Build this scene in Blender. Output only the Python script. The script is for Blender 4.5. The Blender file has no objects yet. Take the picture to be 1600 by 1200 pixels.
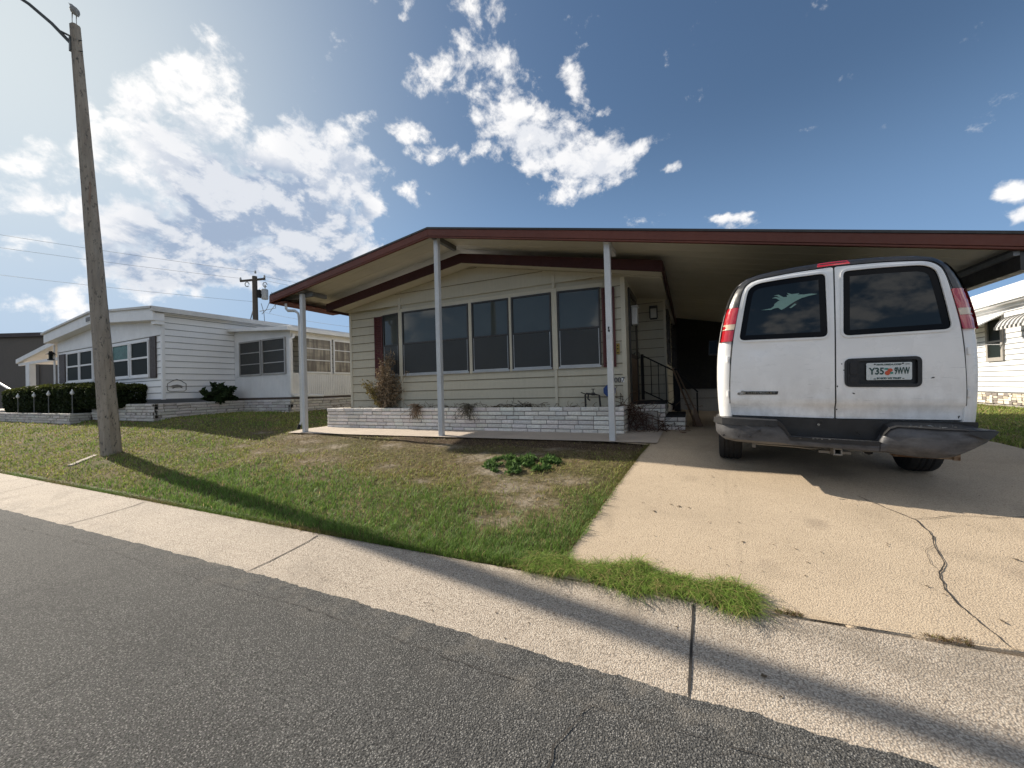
import bpy, bmesh, math, random
import numpy as np
from mathutils import Vector, Matrix, noise as mnoise
from mathutils.geometry import delaunay_2d_cdt
random.seed(7); RNG = np.random.default_rng(11)
R = math.radians
sc = bpy.context.scene
COL = sc.collection
EYE = 1.45                       # camera height above the street; coordinates below are relative to the eye level

# ------------------------------------------------------------------ camera
YAW, PITCH, ROLL = R(26.6), R(0.56), R(1.6)
cd = bpy.data.cameras.new('camera'); cam = bpy.data.objects.new('camera', cd); COL.objects.link(cam)
cd.sensor_width = 36.0; cd.lens = 610/1600*36; cd.clip_start = 0.05; cd.clip_end = 3000
_f = Vector((-math.sin(YAW)*math.cos(PITCH), math.cos(YAW)*math.cos(PITCH), math.sin(PITCH)))
_r0 = Vector((math.cos(YAW), math.sin(YAW), 0)); _u0 = _r0.cross(_f)
_r = _r0*math.cos(ROLL) - _u0*math.sin(ROLL); _u = _u0*math.cos(ROLL) + _r0*math.sin(ROLL)
cam.matrix_world = Matrix(((_r.x, _u.x, -_f.x, 0), (_r.y, _u.y, -_f.y, 0), (_r.z, _u.z, -_f.z, EYE), (0, 0, 0, 1)))
sc.camera = cam

# ------------------------------------------------------------------ light
SUN_AZ = R(-84.5)                # bearing from +Y, towards +X positive
SUN_EL = R(30.4)
sd = bpy.data.lights.new('sun', 'SUN'); sun = bpy.data.objects.new('sun', sd); COL.objects.link(sun)
sd.energy = 5.0; sd.angle = R(0.55); sd.color = (1.0, 0.90, 0.76)
_sv = Vector((math.sin(SUN_AZ)*math.cos(SUN_EL), math.cos(SUN_AZ)*math.cos(SUN_EL), math.sin(SUN_EL)))
sun.rotation_euler = _sv.to_track_quat('Z', 'Y').to_euler()
sun.location = (-12, 4, 14)
sc.view_settings.view_transform = 'Standard'; sc.view_settings.look = 'None'
sc.view_settings.exposure = 0.75; sc.view_settings.gamma = 1.0; sc.view_settings.use_curve_mapping = False
SKY_STRENGTH = 0.062
sc.cycles.sample_clamp_indirect = 4.0

# ------------------------------------------------------------------ node helper
class NT:
    def __init__(s, tree):
        s.t = tree; tree.nodes.clear()
    def n(s, typ, ins=None, **props):
        nd = s.t.nodes.new(typ)
        for k, v in props.items(): setattr(nd, k, v)
        for k, v in (ins or {}).items():
            sock = nd.inputs[k]
            if hasattr(v, 'is_output') or isinstance(v, bpy.types.NodeSocket): s.t.links.new(v, sock)
            else: sock.default_value = v
        return nd
    def math(s, op, a, b=0.0, c=0.0, clamp=False):
        return s.n('ShaderNodeMath', {0: a, 1: b, 2: c}, operation=op, use_clamp=clamp).outputs[0]
    def mix(s, f, a, b, blend='MIX'):
        def c(v): return v if isinstance(v, bpy.types.NodeSocket) else (tuple(v)+(1,))[:4]
        return s.n('ShaderNodeMix', {0: f, 6: c(a), 7: c(b)}, data_type='RGBA', blend_type=blend).outputs[2]
    def noise(s, vec, scale, detail=5, rough=.55, dist=0.0):
        return s.n('ShaderNodeTexNoise', {'Vector': vec, 'Scale': scale, 'Detail': detail, 'Roughness': rough, 'Distortion': dist}).outputs['Fac']
    def ramp(s, v, a, b, c=0.0, d=1.0, smooth=True):
        return s.n('ShaderNodeMapRange', {0: v, 1: a, 2: b, 3: c, 4: d}, interpolation_type='SMOOTHSTEP' if smooth else 'LINEAR').outputs[0]
    def mapping(s, vec, loc=(0, 0, 0), rot=(0, 0, 0), scale=(1, 1, 1), typ='POINT'):
        return s.n('ShaderNodeMapping', {'Vector': vec, 'Location': loc, 'Rotation': rot, 'Scale': scale}, vector_type=typ).outputs[0]

# ------------------------------------------------------------------ world: sky and clouds
w = bpy.data.worlds.new('World'); sc.world = w; w.use_nodes = True
def build_world():
    N = NT(w.node_tree)
    d = N.n('ShaderNodeTexCoord').outputs['Generated']
    d = N.n('ShaderNodeVectorMath', {0: d}, operation='NORMALIZE').outputs[0]
    sep = N.n('ShaderNodeSeparateXYZ', {0: d})
    az = N.math('ARCTAN2', sep.outputs[0], sep.outputs[1]); el = N.math('ARCSINE', sep.outputs[2])
    ae = N.n('ShaderNodeCombineXYZ', {0: az, 1: el, 2: 0.0}).outputs[0]
    sky = N.n('ShaderNodeTexSky', sky_type='NISHITA', sun_disc=False, sun_elevation=SUN_EL, sun_rotation=SUN_AZ,
              altitude=10.0, air_density=1.0, dust_density=0.6, ozone_density=2.2).outputs[0]
    # cloud banks: azimuth, elevation, half width, half height (degrees), turn, weight, grey
    banks = CLOUDS
    mask = None; grey = None
    warp = N.n('ShaderNodeTexNoise', {'Vector': d, 'Scale': 5.0, 'Detail': 4.0, 'Roughness': .6}).outputs['Color']
    wv = N.n('ShaderNodeVectorMath', {0: warp, 1: (.5, .5, .5)}, operation='SUBTRACT').outputs[0]
    wv = N.n('ShaderNodeVectorMath', {0: wv, 1: (.16, .16, 0)}, operation='MULTIPLY').outputs[0]
    aw = N.n('ShaderNodeVectorMath', {0: ae, 1: wv}, operation='ADD').outputs[0]
    for a, e, ra, re, rot, wt, gr in banks:
        v = N.mapping(aw, (R(a), R(e), 0), (0, 0, R(rot)), (R(ra), R(re), 1), 'TEXTURE')
        l = N.n('ShaderNodeVectorMath', {0: v}, operation='LENGTH').outputs['Value']
        m = N.ramp(l, 1.75, 0.15, 0.0, wt*1.34)
        mask = m if mask is None else N.math('MAXIMUM', mask, m)
        if gr > 0:
            g = N.ramp(l, 1.7, 0.45, 0.0, gr)
            grey = g if grey is None else N.math('MAXIMUM', grey, g)
    # scattered cloud over the rest of the sky, behind the viewer
    back = N.ramp(N.math('ABSOLUTE', N.math('ADD', az, R(26.6))), R(62), R(95), 0.0, 1.0)
    gen = N.ramp(N.noise(d, 2.2, 3, .5), .40, .62, 0.0, 1.05)
    mask = N.math('MAXIMUM', mask, N.math('MULTIPLY', N.math('MULTIPLY', gen, back), N.ramp(el, 0.0, R(10), .3, 1.0)))
    st = N.mapping(ae, (0, 0, 0), (0, 0, R(40)), (1.0, 1.5, 1.0))
    f1 = N.noise(st, 9.5, 13, .62, .22)
    f2 = N.noise(d, 34.0, 10, .64, .25)
    f0 = N.noise(d, 4.0, 3, .5)
    fb = N.math('ADD', N.math('ADD', N.math('MULTIPLY', f1, .62), N.math('MULTIPLY', f2, .28)), N.math('MULTIPLY', f0, .10))
    dens = N.math('ADD', N.math('SUBTRACT', N.math('ADD', N.math('MULTIPLY', mask, 1.06), N.math('MULTIPLY', grey, .38)), .26), N.math('MULTIPLY', N.math('SUBTRACT', fb, .5), 5.4))
    alpha = N.ramp(dens, .26, 1.12)
    # light on the cloud: the side towards the sun is bright, thick middles are grey
    tow = N.n('ShaderNodeVectorMath', {0: st, 1: (-.030, .030, 0)}, operation='ADD').outputs[0]
    f3 = N.noise(tow, 9.5, 13, .62, .22)
    lit = N.ramp(N.math('SUBTRACT', f1, f3), -.07, .09)
    thick = N.ramp(dens, .75, 1.7)
    core = N.math('MULTIPLY', N.math('MULTIPLY', grey, 1.4, clamp=True), N.ramp(N.math('ADD', mask, N.math('MULTIPLY', N.math('SUBTRACT', f1, .5), 2.2)), .50, .95))
    s1 = N.math('MULTIPLY', thick, N.math('SUBTRACT', .50, N.math('MULTIPLY', lit, .48)))
    s2 = N.math('MULTIPLY', core, N.math('SUBTRACT', 1.0, N.math('MULTIPLY', lit, .55)))
    shade = N.math('SUBTRACT', 1.0, N.math('MAXIMUM', s1, s2), clamp=True)
    ccol = N.mix(shade, (.34, .425, .57), (1.04, 1.02, 1.0))
    # haze low down and the glare of the sky close to the sun
    sd_ = N.n('ShaderNodeVectorMath', {0: d, 1: tuple(_sv)}, operation='DOT_PRODUCT').outputs['Value']
    glare = N.math('POWER', N.math('MAXIMUM', sd_, 0.0), 9.0)
    # soft shoulder on the very bright sky round the sun
    sk = N.n('ShaderNodeVectorMath', {0: sky, 1: (SKY_STRENGTH*.94, SKY_STRENGTH*1.06, SKY_STRENGTH*1.16)}, operation='MULTIPLY').outputs[0]
    den = N.n('ShaderNodeVectorMath', {0: sk, 1: (.75, .75, .75)}, operation='MULTIPLY').outputs[0]
    den = N.n('ShaderNodeVectorMath', {0: den, 1: (1.0, 1.0, 1.0)}, operation='ADD').outputs[0]
    sk = N.n('ShaderNodeVectorMath', {0: sk, 1: den}, operation='DIVIDE').outputs[0]
    low = N.math('MULTIPLY', N.ramp(el, R(34), R(2)), .72)
    sk = N.mix(low, sk, (.155, .265, .455))
    bg1 = N.n('ShaderNodeBackground', {0: sk, 1: 1.0}).outputs[0]
    bg2 = N.n('ShaderNodeBackground', {0: ccol, 1: N.math('ADD', .64, N.math('MULTIPLY', back, .28))}).outputs[0]  # unseen clouds behind the viewer made brighter to fill the shaded fronts
    hz = N.n('ShaderNodeBackground', {0: (.72, .80, .82, 1), 1: 0.58}).outputs[0]
    m1 = N.n('ShaderNodeMixShader', {0: N.math('MULTIPLY', glare, .75), 1: bg1, 2: hz}).outputs[0]
    m2 = N.n('ShaderNodeMixShader', {0: N.math('MULTIPLY', alpha, .96), 1: m1, 2: bg2}).outputs[0]
    N.n('ShaderNodeOutputWorld', {0: m2})
# (azimuth, elevation, half width, half height, turn, weight, grey)
CLOUDS = [
 (-65.4,32.2,4.64,2.77,48.0,0.9,0), (-67.9,28.7,4.53,2.5,51.0,0.9,0), (-63.4,29.5,4.87,2.52,46.0,0.9,0), (-69.3,23.7,4.17,3.01,-132.0,0.9,0.1),
 (-65.0,24.3,5.03,3.43,-149.0,0.96,0.45), (-59.3,28.2,4.17,3.29,33.0,0.9,0.15), (-56.5,30.7,3.43,1.99,39.0,0.79,0), (-53.6,29.5,5.13,3.94,-165.0,0.96,0.4),
 (-48.9,31.6,4.59,2.47,29.0,0.85,0), (-49.1,26.9,4.96,3.4,-163.0,0.96,0.5), (-46.7,23.6,3.4,2.56,38.0,0.85,0.1), (-59.5,21.7,8.94,5.33,-162.0,1.13,1.0),
 (-53.9,19.7,7.6,5.11,-164.0,1.07,1.0), (-65.7,17.0,6.52,4.51,-157.0,1.02,0.8), (-70.9,17.8,4.33,3.3,-136.0,0.9,0.4), (-68.5,13.2,5.34,2.94,-166.0,0.96,0.8),
 (-72.4,13.1,3.29,2.61,64.0,0.85,0.3), (-60.9,14.3,5.85,2.54,-171.0,0.9,0.8), (-74.0,22.7,3.41,1.67,54.0,0.73,0), (-72.6,26.4,1.8,1.21,61.0,0.62,0),
 (-74.2,9.7,2.22,1.79,-154.0,0.73,0), (-74.5,18.0,2.41,1.62,73.0,0.68,0), (-77.5,21.7,3.23,1.69,-136.0,0.72,0.0), (-77.3,18.3,2.89,1.74,-150.0,0.72,0.1),
 (-77.0,13.4,2.27,1.28,-179.0,0.66,0), (-77.8,8.0,3.37,1.43,-171.0,0.6,0), (-78.6,29.6,1.37,0.49,85.0,0.6,0), (-69.4,21.3,2.73,1.69,-153.0,0.7,0),
 (-40.4,32.7,3.05,1.88,-179.0,0.62,0), (-36.0,30.3,4.15,1.74,-176.0,0.66,0), (-40.6,26.0,3.79,1.88,166.0,0.7,0), (-39.3,38.3,4.73,2.4,22.0,0.52,0),
 (-34.7,40.3,3.73,2.19,-174.0,0.5,0), (-40.0,43.8,1.45,0.77,-171.0,0.6,0), (-29.8,44.1,4.25,1.72,-179.0,0.62,0), (-31.4,41.0,3.77,2.43,-176.0,0.62,0),
 (-27.7,38.8,4.73,3.18,-179.0,0.85,0.1), (-26.9,35.1,4.29,3.47,172.0,0.85,0.15), (-20.9,31.6,7.36,3.14,164.0,0.95,0.25), (-16.1,36.3,3.41,1.79,123.0,0.75,0),
 (-17.1,32.9,4.62,2.63,173.0,0.8,0.1), (-13.6,29.5,6.32,2.78,172.0,0.9,0.3), (-16.5,26.5,5.33,2.15,-171.0,0.8,0.1), (-8.8,29.9,5.02,1.53,-179.0,0.72,0.2),
 (-11.5,26.4,3.29,1.26,-163.0,0.66,0), (-28.5,31.1,2.83,1.81,-179.0,0.7,0), (-3.9,26.0,2.08,0.92,175.0,0.6,0), (-11.6,35.2,1.58,0.76,27.0,0.5,0),
 (-4.9,31.5,1.0,0.5,166.0,0.42,0), (3.5,19.2,3.03,1.14,167.0,0.9,0), (25.8,15.6,1.25,0.98,171.0,0.72,0.1), (26.4,12.9,1.1,0.6,154.0,0.8,0),
 (7.2,26.9,1.25,0.46,-179.0,0.42,0)]

# ------------------------------------------------------------------ ground levels
def lerp(a, b, t): return a + (b-a)*t
def sstep(a, b, x):
    t = np.clip((np.asarray(x, float)-a)/(b-a), 0, 1); return t*t*(3-2*t)
_YC = [-400, 2.5, 2.6, 2.9, 4.3, 5.4, 6.0, 7.0, 400]; _ZC = [-1.52, -1.52, -1.40, -1.365, -1.11, -.93, -.868, -.86, -.9]
_YL = [-400, 2.3, 2.45, 2.9, 4.2, 5.0, 6.0, 8.0, 400]; _ZL = [-1.52, -1.52, -1.40, -1.34, -1.04, -.84, -.62, -.57, -.6]
_YR = [-400, 2.6, 2.75, 2.95, 4.3, 5.0, 5.6, 6.6, 7.5, 17, 400]; _ZR = [-1.52, -1.52, -1.39, -1.36, -1.12, -1.03, -.975, -.89, -.87, -.95, -1.0]
def zg(X, Y):
    X = np.asarray(X, float); Y = np.asarray(Y, float)
    c = np.interp(Y, _YC, _ZC); l = np.interp(Y, _YL, _ZL); r = np.interp(Y, _YR, _ZR)
    r = r - .018*np.clip(X-.5, 0, 3)*sstep(3.0, 5.0, Y)
    tl = sstep(-8.6, -12.6, X); tr = sstep(-.9, .4, X)
    z = c*(1-tl) + l*tl
    return z*(1-tr) + r*tr
_bx = [-60, -13, -3.5, -1.2, .2, 1.4, 4, 60]; _by = [.6, 2.34, 2.60, 2.69, 2.76, 2.84, 2.95, 3.3]
_ax = [-60, -8.75, -3.4, 0, .7, 4, 60];       _ay = [-.6, 1.62, 1.90, 1.98, 2.0, 2.08, 2.5]
def y_back(X): return np.interp(X, _bx, _by)
def y_front(X): return np.interp(X, _ax, _ay)
def x_drive(Y): return np.interp(Y, [2.6, 2.75, 5.93, 6.02, 14], [-1.08, -1.06, -.76, -1.6, -1.6])
# the house stands turned by two degrees from the drive
TH = R(2.02); HX, HY = -1.32, 7.3
FH = Matrix.Translation((HX, HY, 0)) @ Matrix.Rotation(TH, 4, 'Z')
def toH(X, Y):
    dx = X-HX; dy = Y-HY
    return dx*math.cos(TH)+dy*math.sin(TH), -dx*math.sin(TH)+dy*math.cos(TH)
def H(x, y, z=0): v = FH @ Vector((x, y, z)); return (v.x, v.y, v.z)

# ------------------------------------------------------------------ mesh helpers
ORG = {}
def put(o, parent=None):
    COL.objects.link(o)
    if parent is not None: o.parent = parent
    return o
def tag(o, label=None, cat=None, group=None, kind=None):
    if label: o['label'] = label
    if cat: o['category'] = cat
    if group: o['group'] = group
    if kind: o['kind'] = kind
    return o
def thing(name, label, cat, loc, group=None, rot=(0, 0, 0), local=False):
    o = bpy.data.objects.new(name, None); COL.objects.link(o)
    o.empty_display_size = .2
    o.location = (loc[0], loc[1], loc[2]+EYE); o.rotation_euler = rot
    tag(o, label, cat, group)
    ORG[o.name] = None if local else Vector(o.location)
    return o
class MB:
    def __init__(s, M=None): s.v = []; s.f = []; s.mi = []; s.sm = []; s.M = M; s.c = []
    def add(s, vs, fs, mi=0, sm=False, col=None):
        b = len(s.v)
        for p in vs:
            p = Vector(p)
            s.v.append(s.M @ p if s.M is not None else p)
            s.c.append(col if col else (1, 1, 1))
        for f in fs: s.f.append([b+i for i in f]); s.mi.append(mi); s.sm.append(sm)
        return s
    def box(s, x0, x1, y0, y1, z0, z1, mi=0, col=None):
        if x0 > x1: x0, x1 = x1, x0
        if y0 > y1: y0, y1 = y1, y0
        if z0 > z1: z0, z1 = z1, z0
        vs = [(x0,y0,z0),(x1,y0,z0),(x1,y1,z0),(x0,y1,z0),(x0,y0,z1),(x1,y0,z1),(x1,y1,z1),(x0,y1,z1)]
        return s.add(vs, [(0,3,2,1),(4,5,6,7),(0,1,5,4),(1,2,6,5),(2,3,7,6),(3,0,4,7)], mi, False, col)
    def hexa(s, bot, top, mi=0):
        return s.add(list(bot)+list(top), [(0,3,2,1),(4,5,6,7),(0,1,5,4),(1,2,6,5),(2,3,7,6),(3,0,4,7)], mi)
    def bar(s, a, b, wx, wz, mi=0, up=(0, 0, 1)):
        a = Vector(a); b = Vector(b); d = (b-a).normalized(); u = Vector(up)
        if abs(d.dot(u)) > .98: u = Vector((0, 1, 0))
        x = d.cross(u).normalized()*wx/2; z = x.cross(d).normalized()*wz/2
        return s.hexa([a-x-z, a+x-z, b+x-z, b-x-z], [a-x+z, a+x+z, b+x+z, b-x+z], mi)
    def tube(s, pts, r, seg=8, mi=0, caps=True, col=None):
        pts = [Vector(p) for p in pts]; n = len(pts)
        rs = r if hasattr(r, '__len__') else [r]*n
        vs = []; fs = []; prev = None
        for i, p in enumerate(pts):
            t = (pts[min(i+1, n-1)]-pts[max(i-1, 0)])
            t = t.normalized() if t.length > 1e-9 else Vector((0, 0, 1))
            if prev is None:
                a = Vector((0, 0, 1)) if abs(t.z) < .9 else Vector((1, 0, 0))
                x = t.cross(a).normalized()
            else:
                x = (prev - t*prev.dot(t)); x = x.normalized() if x.length > 1e-6 else t.orthogonal().normalized()
            prev = x; y = t.cross(x)
            for k in range(seg):
                an = 2*math.pi*k/seg
                vs.append(p + (x*math.cos(an)+y*math.sin(an))*rs[i])
        for i in range(n-1):
            for k in range(seg):
                fs.append((i*seg+k, i*seg+(k+1) % seg, (i+1)*seg+(k+1) % seg, (i+1)*seg+k))
        if caps: fs.append(tuple(range(seg-1, -1, -1))); fs.append(tuple((n-1)*seg+k for k in range(seg)))
        return s.add(vs, fs, mi, True, col)
    def lathe(s, prof, o=(0, 0, 0), axis='Z', seg=24, mi=0, sm=True):
        vs = []; fs = []; n = len(prof)
        for r, h in prof:
            for k in range(seg):
                a = 2*math.pi*k/seg; c, q = r*math.cos(a), r*math.sin(a)
                p = {'Z': (c, q, h), 'X': (h, c, q), 'Y': (q, h, c)}[axis]
                vs.append((p[0]+o[0], p[1]+o[1], p[2]+o[2]))
        for i in range(n-1):
            for k in range(seg): fs.append((i*seg+k, i*seg+(k+1) % seg, (i+1)*seg+(k+1) % seg, (i+1)*seg+k))
        if prof[0][0] > 1e-6: fs.append(tuple(range(seg-1, -1, -1)))
        if prof[-1][0] > 1e-6: fs.append(tuple((n-1)*seg+k for k in range(seg)))
        return s.add(vs, fs, mi, sm)
    def prism(s, poly, d0, d1, fn, mi=0):
        """extrude a 2-D outline; fn(u, v, d) gives the 3-D point"""
        n = len(poly)
        vs = [fn(u, v, d0) for u, v in poly]+[fn(u, v, d1) for u, v in poly]
        fs = [tuple(range(n)), tuple(range(2*n-1, n-1, -1))]+[(i, n+i, n+(i+1) % n, (i+1) % n) for i in range(n)]
        return s.add(vs, fs, mi)
    def build(s, name, mats, parent=None, bevel=0.0, angle=35, vcol=False, fix=True):
        me = bpy.data.meshes.new(name)
        org = ORG.get(parent.name, Vector((0, 0, 0))) if parent is not None else Vector((0, 0, 0))
        off = Vector((0, 0, 0)) if (parent is not None and org is None) else Vector((0, 0, EYE)) - (org or Vector((0, 0, 0)))
        me.from_pydata([v+off for v in s.v], [], s.f)
        mats = mats if isinstance(mats, (list, tuple)) else [mats]
        for m in mats: me.materials.append(m)
        me.polygons.foreach_set('material_index', s.mi); me.polygons.foreach_set('use_smooth', s.sm)
        if vcol:
            ca = me.color_attributes.new('Col', 'FLOAT_COLOR', 'POINT')
            ca.data.foreach_set('color', np.array([(*c, 1) for c in s.c], np.float32).ravel())
        if fix:
            bm = bmesh.new(); bm.from_mesh(me); bmesh.ops.recalc_face_normals(bm, faces=bm.faces)
            bm.to_mesh(me); bm.free()
        if any(s.sm): me.set_sharp_from_angle(angle=R(angle))
        me.update()
        o = bpy.data.objects.new(name, me); put(o, parent); ORG[o.name] = org
        if bevel:
            b = o.modifiers.new('bevel', 'BEVEL'); b.width = bevel; b.segments = 2; b.limit_method = 'ANGLE'; b.angle_limit = R(40)
        return o
def np_mesh(name, V, Fq, mat, parent=None, cols=None, smooth=False):
    """large meshes straight from numpy: V (n,3), Fq (m,k)"""
    me = bpy.data.meshes.new(name); k = Fq.shape[1]
    org = ORG.get(parent.name) if parent is not None else Vector((0, 0, 0))
    if org is None: V = V.copy()
    else: V = V + np.array([-org.x, -org.y, EYE-org.z])
    me.vertices.add(len(V)); me.vertices.foreach_set('co', V.astype(np.float32).ravel())
    me.loops.add(Fq.size); me.loops.foreach_set('vertex_index', Fq.astype(np.int32).ravel())
    me.polygons.add(len(Fq)); me.polygons.foreach_set('loop_start', np.arange(0, Fq.size, k, dtype=np.int32))
    me.polygons.foreach_set('loop_total', np.full(len(Fq), k, np.int32))
    if smooth: me.polygons.foreach_set('use_smooth', np.ones(len(Fq), bool))
    me.materials.append(mat); me.update(calc_edges=True)
    if cols is not None:
        ca = me.color_attributes.new('Col', 'FLOAT_COLOR', 'POINT')
        ca.data.foreach_set('color', np.concatenate([cols, np.ones((len(cols), 1))], 1).astype(np.float32).ravel())
    o = bpy.data.objects.new(name, me); put(o, parent); ORG[o.name] = org
    return o
def copy_tree(o, parent=None):
    c = o.copy(); COL.objects.link(c); ORG[c.name] = ORG.get(o.name)
    if parent is not None: c.parent = parent
    for ch in list(o.children): copy_tree(ch, c)
    return c
def inside(poly, x, y):
    r = False; n = len(poly); j = n-1
    for i in range(n):
        xi, yi = poly[i]; xj, yj = poly[j]
        if (yi > y) != (yj > y) and x < (xj-xi)*(y-yi)/(yj-yi)+xi: r = not r
        j = i
    return r
def resample(poly, step, closed=True):
    out = []; n = len(poly)
    for i in range(n if closed else n-1):
        a = poly[i]; b = poly[(i+1) % n]; L = math.dist(a, b); k = max(1, int(round(L/step)))
        for j in range(k): out.append((a[0]+(b[0]-a[0])*j/k, a[1]+(b[1]-a[1])*j/k))
    if not closed: out.append(poly[-1])
    return out
def rounded(poly, rad, seg=5):
    out = []; n = len(poly)
    for i in range(n):
        p = Vector(poly[i]); a = Vector(poly[i-1]); b = Vector(poly[(i+1) % n])
        r = rad[i] if hasattr(rad, '__len__') else rad
        if r <= 0: out.append(tuple(p)); continue
        ra = min(r, (a-p).length*.45); rb = min(r, (b-p).length*.45)
        s = p+(a-p).normalized()*ra; e = p+(b-p).normalized()*rb
        for k in range(seg+1):
            t = k/seg; q = s*(1-t)**2+p*2*t*(1-t)+e*t*t; out.append((q.x, q.y))
    return out
def offset_poly(poly, d):
    """shrink (d>0) a counter-clockwise or clockwise outline"""
    n = len(poly); A = sum(poly[i][0]*poly[(i+1) % n][1]-poly[(i+1) % n][0]*poly[i][1] for i in range(n))
    sg = 1 if A > 0 else -1; out = []
    for i in range(n):
        a = Vector(poly[i-1]); p = Vector(poly[i]); b = Vector(poly[(i+1) % n])
        t1 = (p-a); t2 = (b-p)
        t1 = t1.normalized() if t1.length > 1e-9 else t2.normalized(); t2 = t2.normalized() if t2.length > 1e-9 else t1
        nn = Vector((-(t1.y+t2.y), t1.x+t2.x))
        nn = nn.normalized() if nn.length > 1e-9 else Vector((-t1.y, t1.x))
        k = max(.5, nn.dot(Vector((-t1.y, t1.x))))
        q = p+nn*sg*d/k; out.append((q.x, q.y))
    return out
def patch(mb, outer, holes, fn, thick=.02, step=.03, mi=0, sm=True, grid=None):
    """a shaped sheet: outline (and holes) in (u, v), laid on fn(u, v, depth) and given a thickness"""
    outer = resample(outer, step); hs = [resample(h, step) for h in holes]
    pts = list(outer); ed = [(i, (i+1) % len(outer)) for i in range(len(outer))]
    for h in hs:
        b = len(pts); pts += h; ed += [(b+i, b+(i+1) % len(h)) for i in range(len(h))]
    g = grid or step*1.6
    xs = [p[0] for p in outer]; ys = [p[1] for p in outer]
    x = min(xs)+g/2
    while x < max(xs):
        y = min(ys)+g/2
        while y < max(ys):
            if inside(outer, x, y) and not any(inside(h, x, y) for h in hs):
                if min((p[0]-x)**2+(p[1]-y)**2 for p in pts[:len(outer)+sum(len(h) for h in hs)]) > (g*.45)**2:
                    pts.append((x, y))
            y += g
        x += g
    V, E, F, *_ = delaunay_2d_cdt([Vector(p) for p in pts], ed, [], 0, 1e-6)
    fs = []
    for f in F:
        cx = sum(V[i].x for i in f)/len(f); cy = sum(V[i].y for i in f)/len(f)
        if inside(outer, cx, cy) and not any(inside(h, cx, cy) for h in hs): fs.append(tuple(f))
    base = [fn(p.x, p.y, 0) for p in V]
    mb.add(base, fs, mi, sm)
    cnt = {}
    for f in fs:
        for i in range(len(f)):
            e = (f[i], f[(i+1) % len(f)]); cnt[tuple(sorted(e))] = cnt.get(tuple(sorted(e)), 0)+1
    if thick:
        rim = []; rv = []
        for (a, b), c in cnt.items():
            if c == 1:
                k = len(rv); rv += [base[a], base[b], fn(V[b].x, V[b].y, thick), fn(V[a].x, V[a].y, thick)]
                rim.append((k, k+1, k+2, k+3))
        mb.add(rv, rim, mi, False)
def text(body, size, M, mat, name, parent, xs=1.0, extrude=.0015, align='CENTER', width=None, bold=0.0):
    cu = bpy.data.curves.new('t', 'FONT'); cu.body = body; cu.size = size; cu.extrude = extrude
    cu.offset = bold; cu.align_x = align; cu.align_y = 'CENTER'; cu.resolution_u = 3
    to = bpy.data.objects.new('t', cu); COL.objects.link(to)
    dg = bpy.context.evaluated_depsgraph_get(); dg.update()
    me = bpy.data.meshes.new_from_object(to.evaluated_get(dg))
    bpy.data.objects.remove(to)
    if width:
        xx = [v.co.x for v in me.vertices]; xs = width/(max(xx)-min(xx))
    org = ORG.get(parent.name)
    off = Vector((0, 0, 0)) if org is None else Vector((0, 0, EYE))-org
    me.transform(Matrix.Translation(off) @ M @ Matrix.Diagonal((xs, 1, 1, 1)))
    me.materials.clear(); me.materials.append(mat); me.name = name
    o = bpy.data.objects.new(name, me); put(o, parent); ORG[o.name] = org
    return o
build_world()

# ------------------------------------------------------------------ materials
MATS = {}
def newmat(name):
    m = bpy.data.materials.new(name); m.use_nodes = True; MATS[name] = m
    N = NT(m.node_tree); out = N.n('ShaderNodeOutputMaterial'); b = N.n('ShaderNodeBsdfPrincipled')
    m.node_tree.links.new(b.outputs[0], out.inputs[0])
    return m, N, b
def L(N, b, k, v):
    if isinstance(v, bpy.types.NodeSocket): N.t.links.new(v, b.inputs[k])
    else: b.inputs[k].default_value = v if not isinstance(v, tuple) or len(v) != 3 else (*v, 1)
def pos(N): return N.n('ShaderNodeNewGeometry').outputs['Position']
def bump(N, b, h, dist=.01, strength=1.0):
    bp = N.n('ShaderNodeBump', {'Height': h, 'Distance': dist, 'Strength': strength}); L(N, b, 'Normal', bp.outputs[0])
def pm(name, c1, c2=None, rough=.6, scale=2.0, fine=40.0, famt=.25, bmp=0.0, bscale=60.0, metal=0.0, spec=.5, streak=0.0, coat=0.0, stain=None, stain_t=(.6, .75)):
    """weathered painted or raw surface: broad and fine mottling, optional vertical streaks, stains and grain"""
    m, N, b = newmat(name); p = pos(N)
    c2 = c2 or tuple(v*.78 for v in c1)
    f = N.ramp(N.noise(p, scale, 5, .6), .3, .7)
    if streak:
        s = N.noise(N.mapping(p, scale=(9, 9, .7)), 3.0, 4, .6); f = N.math('ADD', N.math('MULTIPLY', f, 1-streak), N.math('MULTIPLY', N.ramp(s, .35, .7), streak))
    c = N.mix(f, c1, c2)
    g = N.noise(p, fine, 4, .6)
    c = N.mix(N.math('MULTIPLY', N.ramp(g, .35, .75), famt), c, tuple(v*.6 for v in c1))
    if stain:
        s = N.ramp(N.noise(p, scale*2.3, 8, .7, .6), *stain_t)
        c = N.mix(s, c, stain)
    L(N, b, 'Base Color', c); L(N, b, 'Metallic', metal); L(N, b, 'Specular IOR Level', spec)
    L(N, b, 'Roughness', N.ramp(N.noise(p, fine*.4, 4), .2, .8, max(.02, rough-.1), min(1, rough+.12)))
    if coat: L(N, b, 'Coat Weight', coat); L(N, b, 'Coat Roughness', .08)
    if bmp: bump(N, b, N.noise(p, bscale, 4, .6), bmp)
    return m
def mat_glass(name, col, rough=.04, wave=.0, spec=.5):
    m, N, b = newmat(name); p = pos(N)
    L(N, b, 'Base Color', N.mix(N.noise(p, 1.4, 3), col, tuple(v*.6 for v in col))); L(N, b, 'Roughness', rough); L(N, b, 'Specular IOR Level', spec)
    if wave: bump(N, b, N.noise(p, 1.1, 2), wave)
    return m
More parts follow.
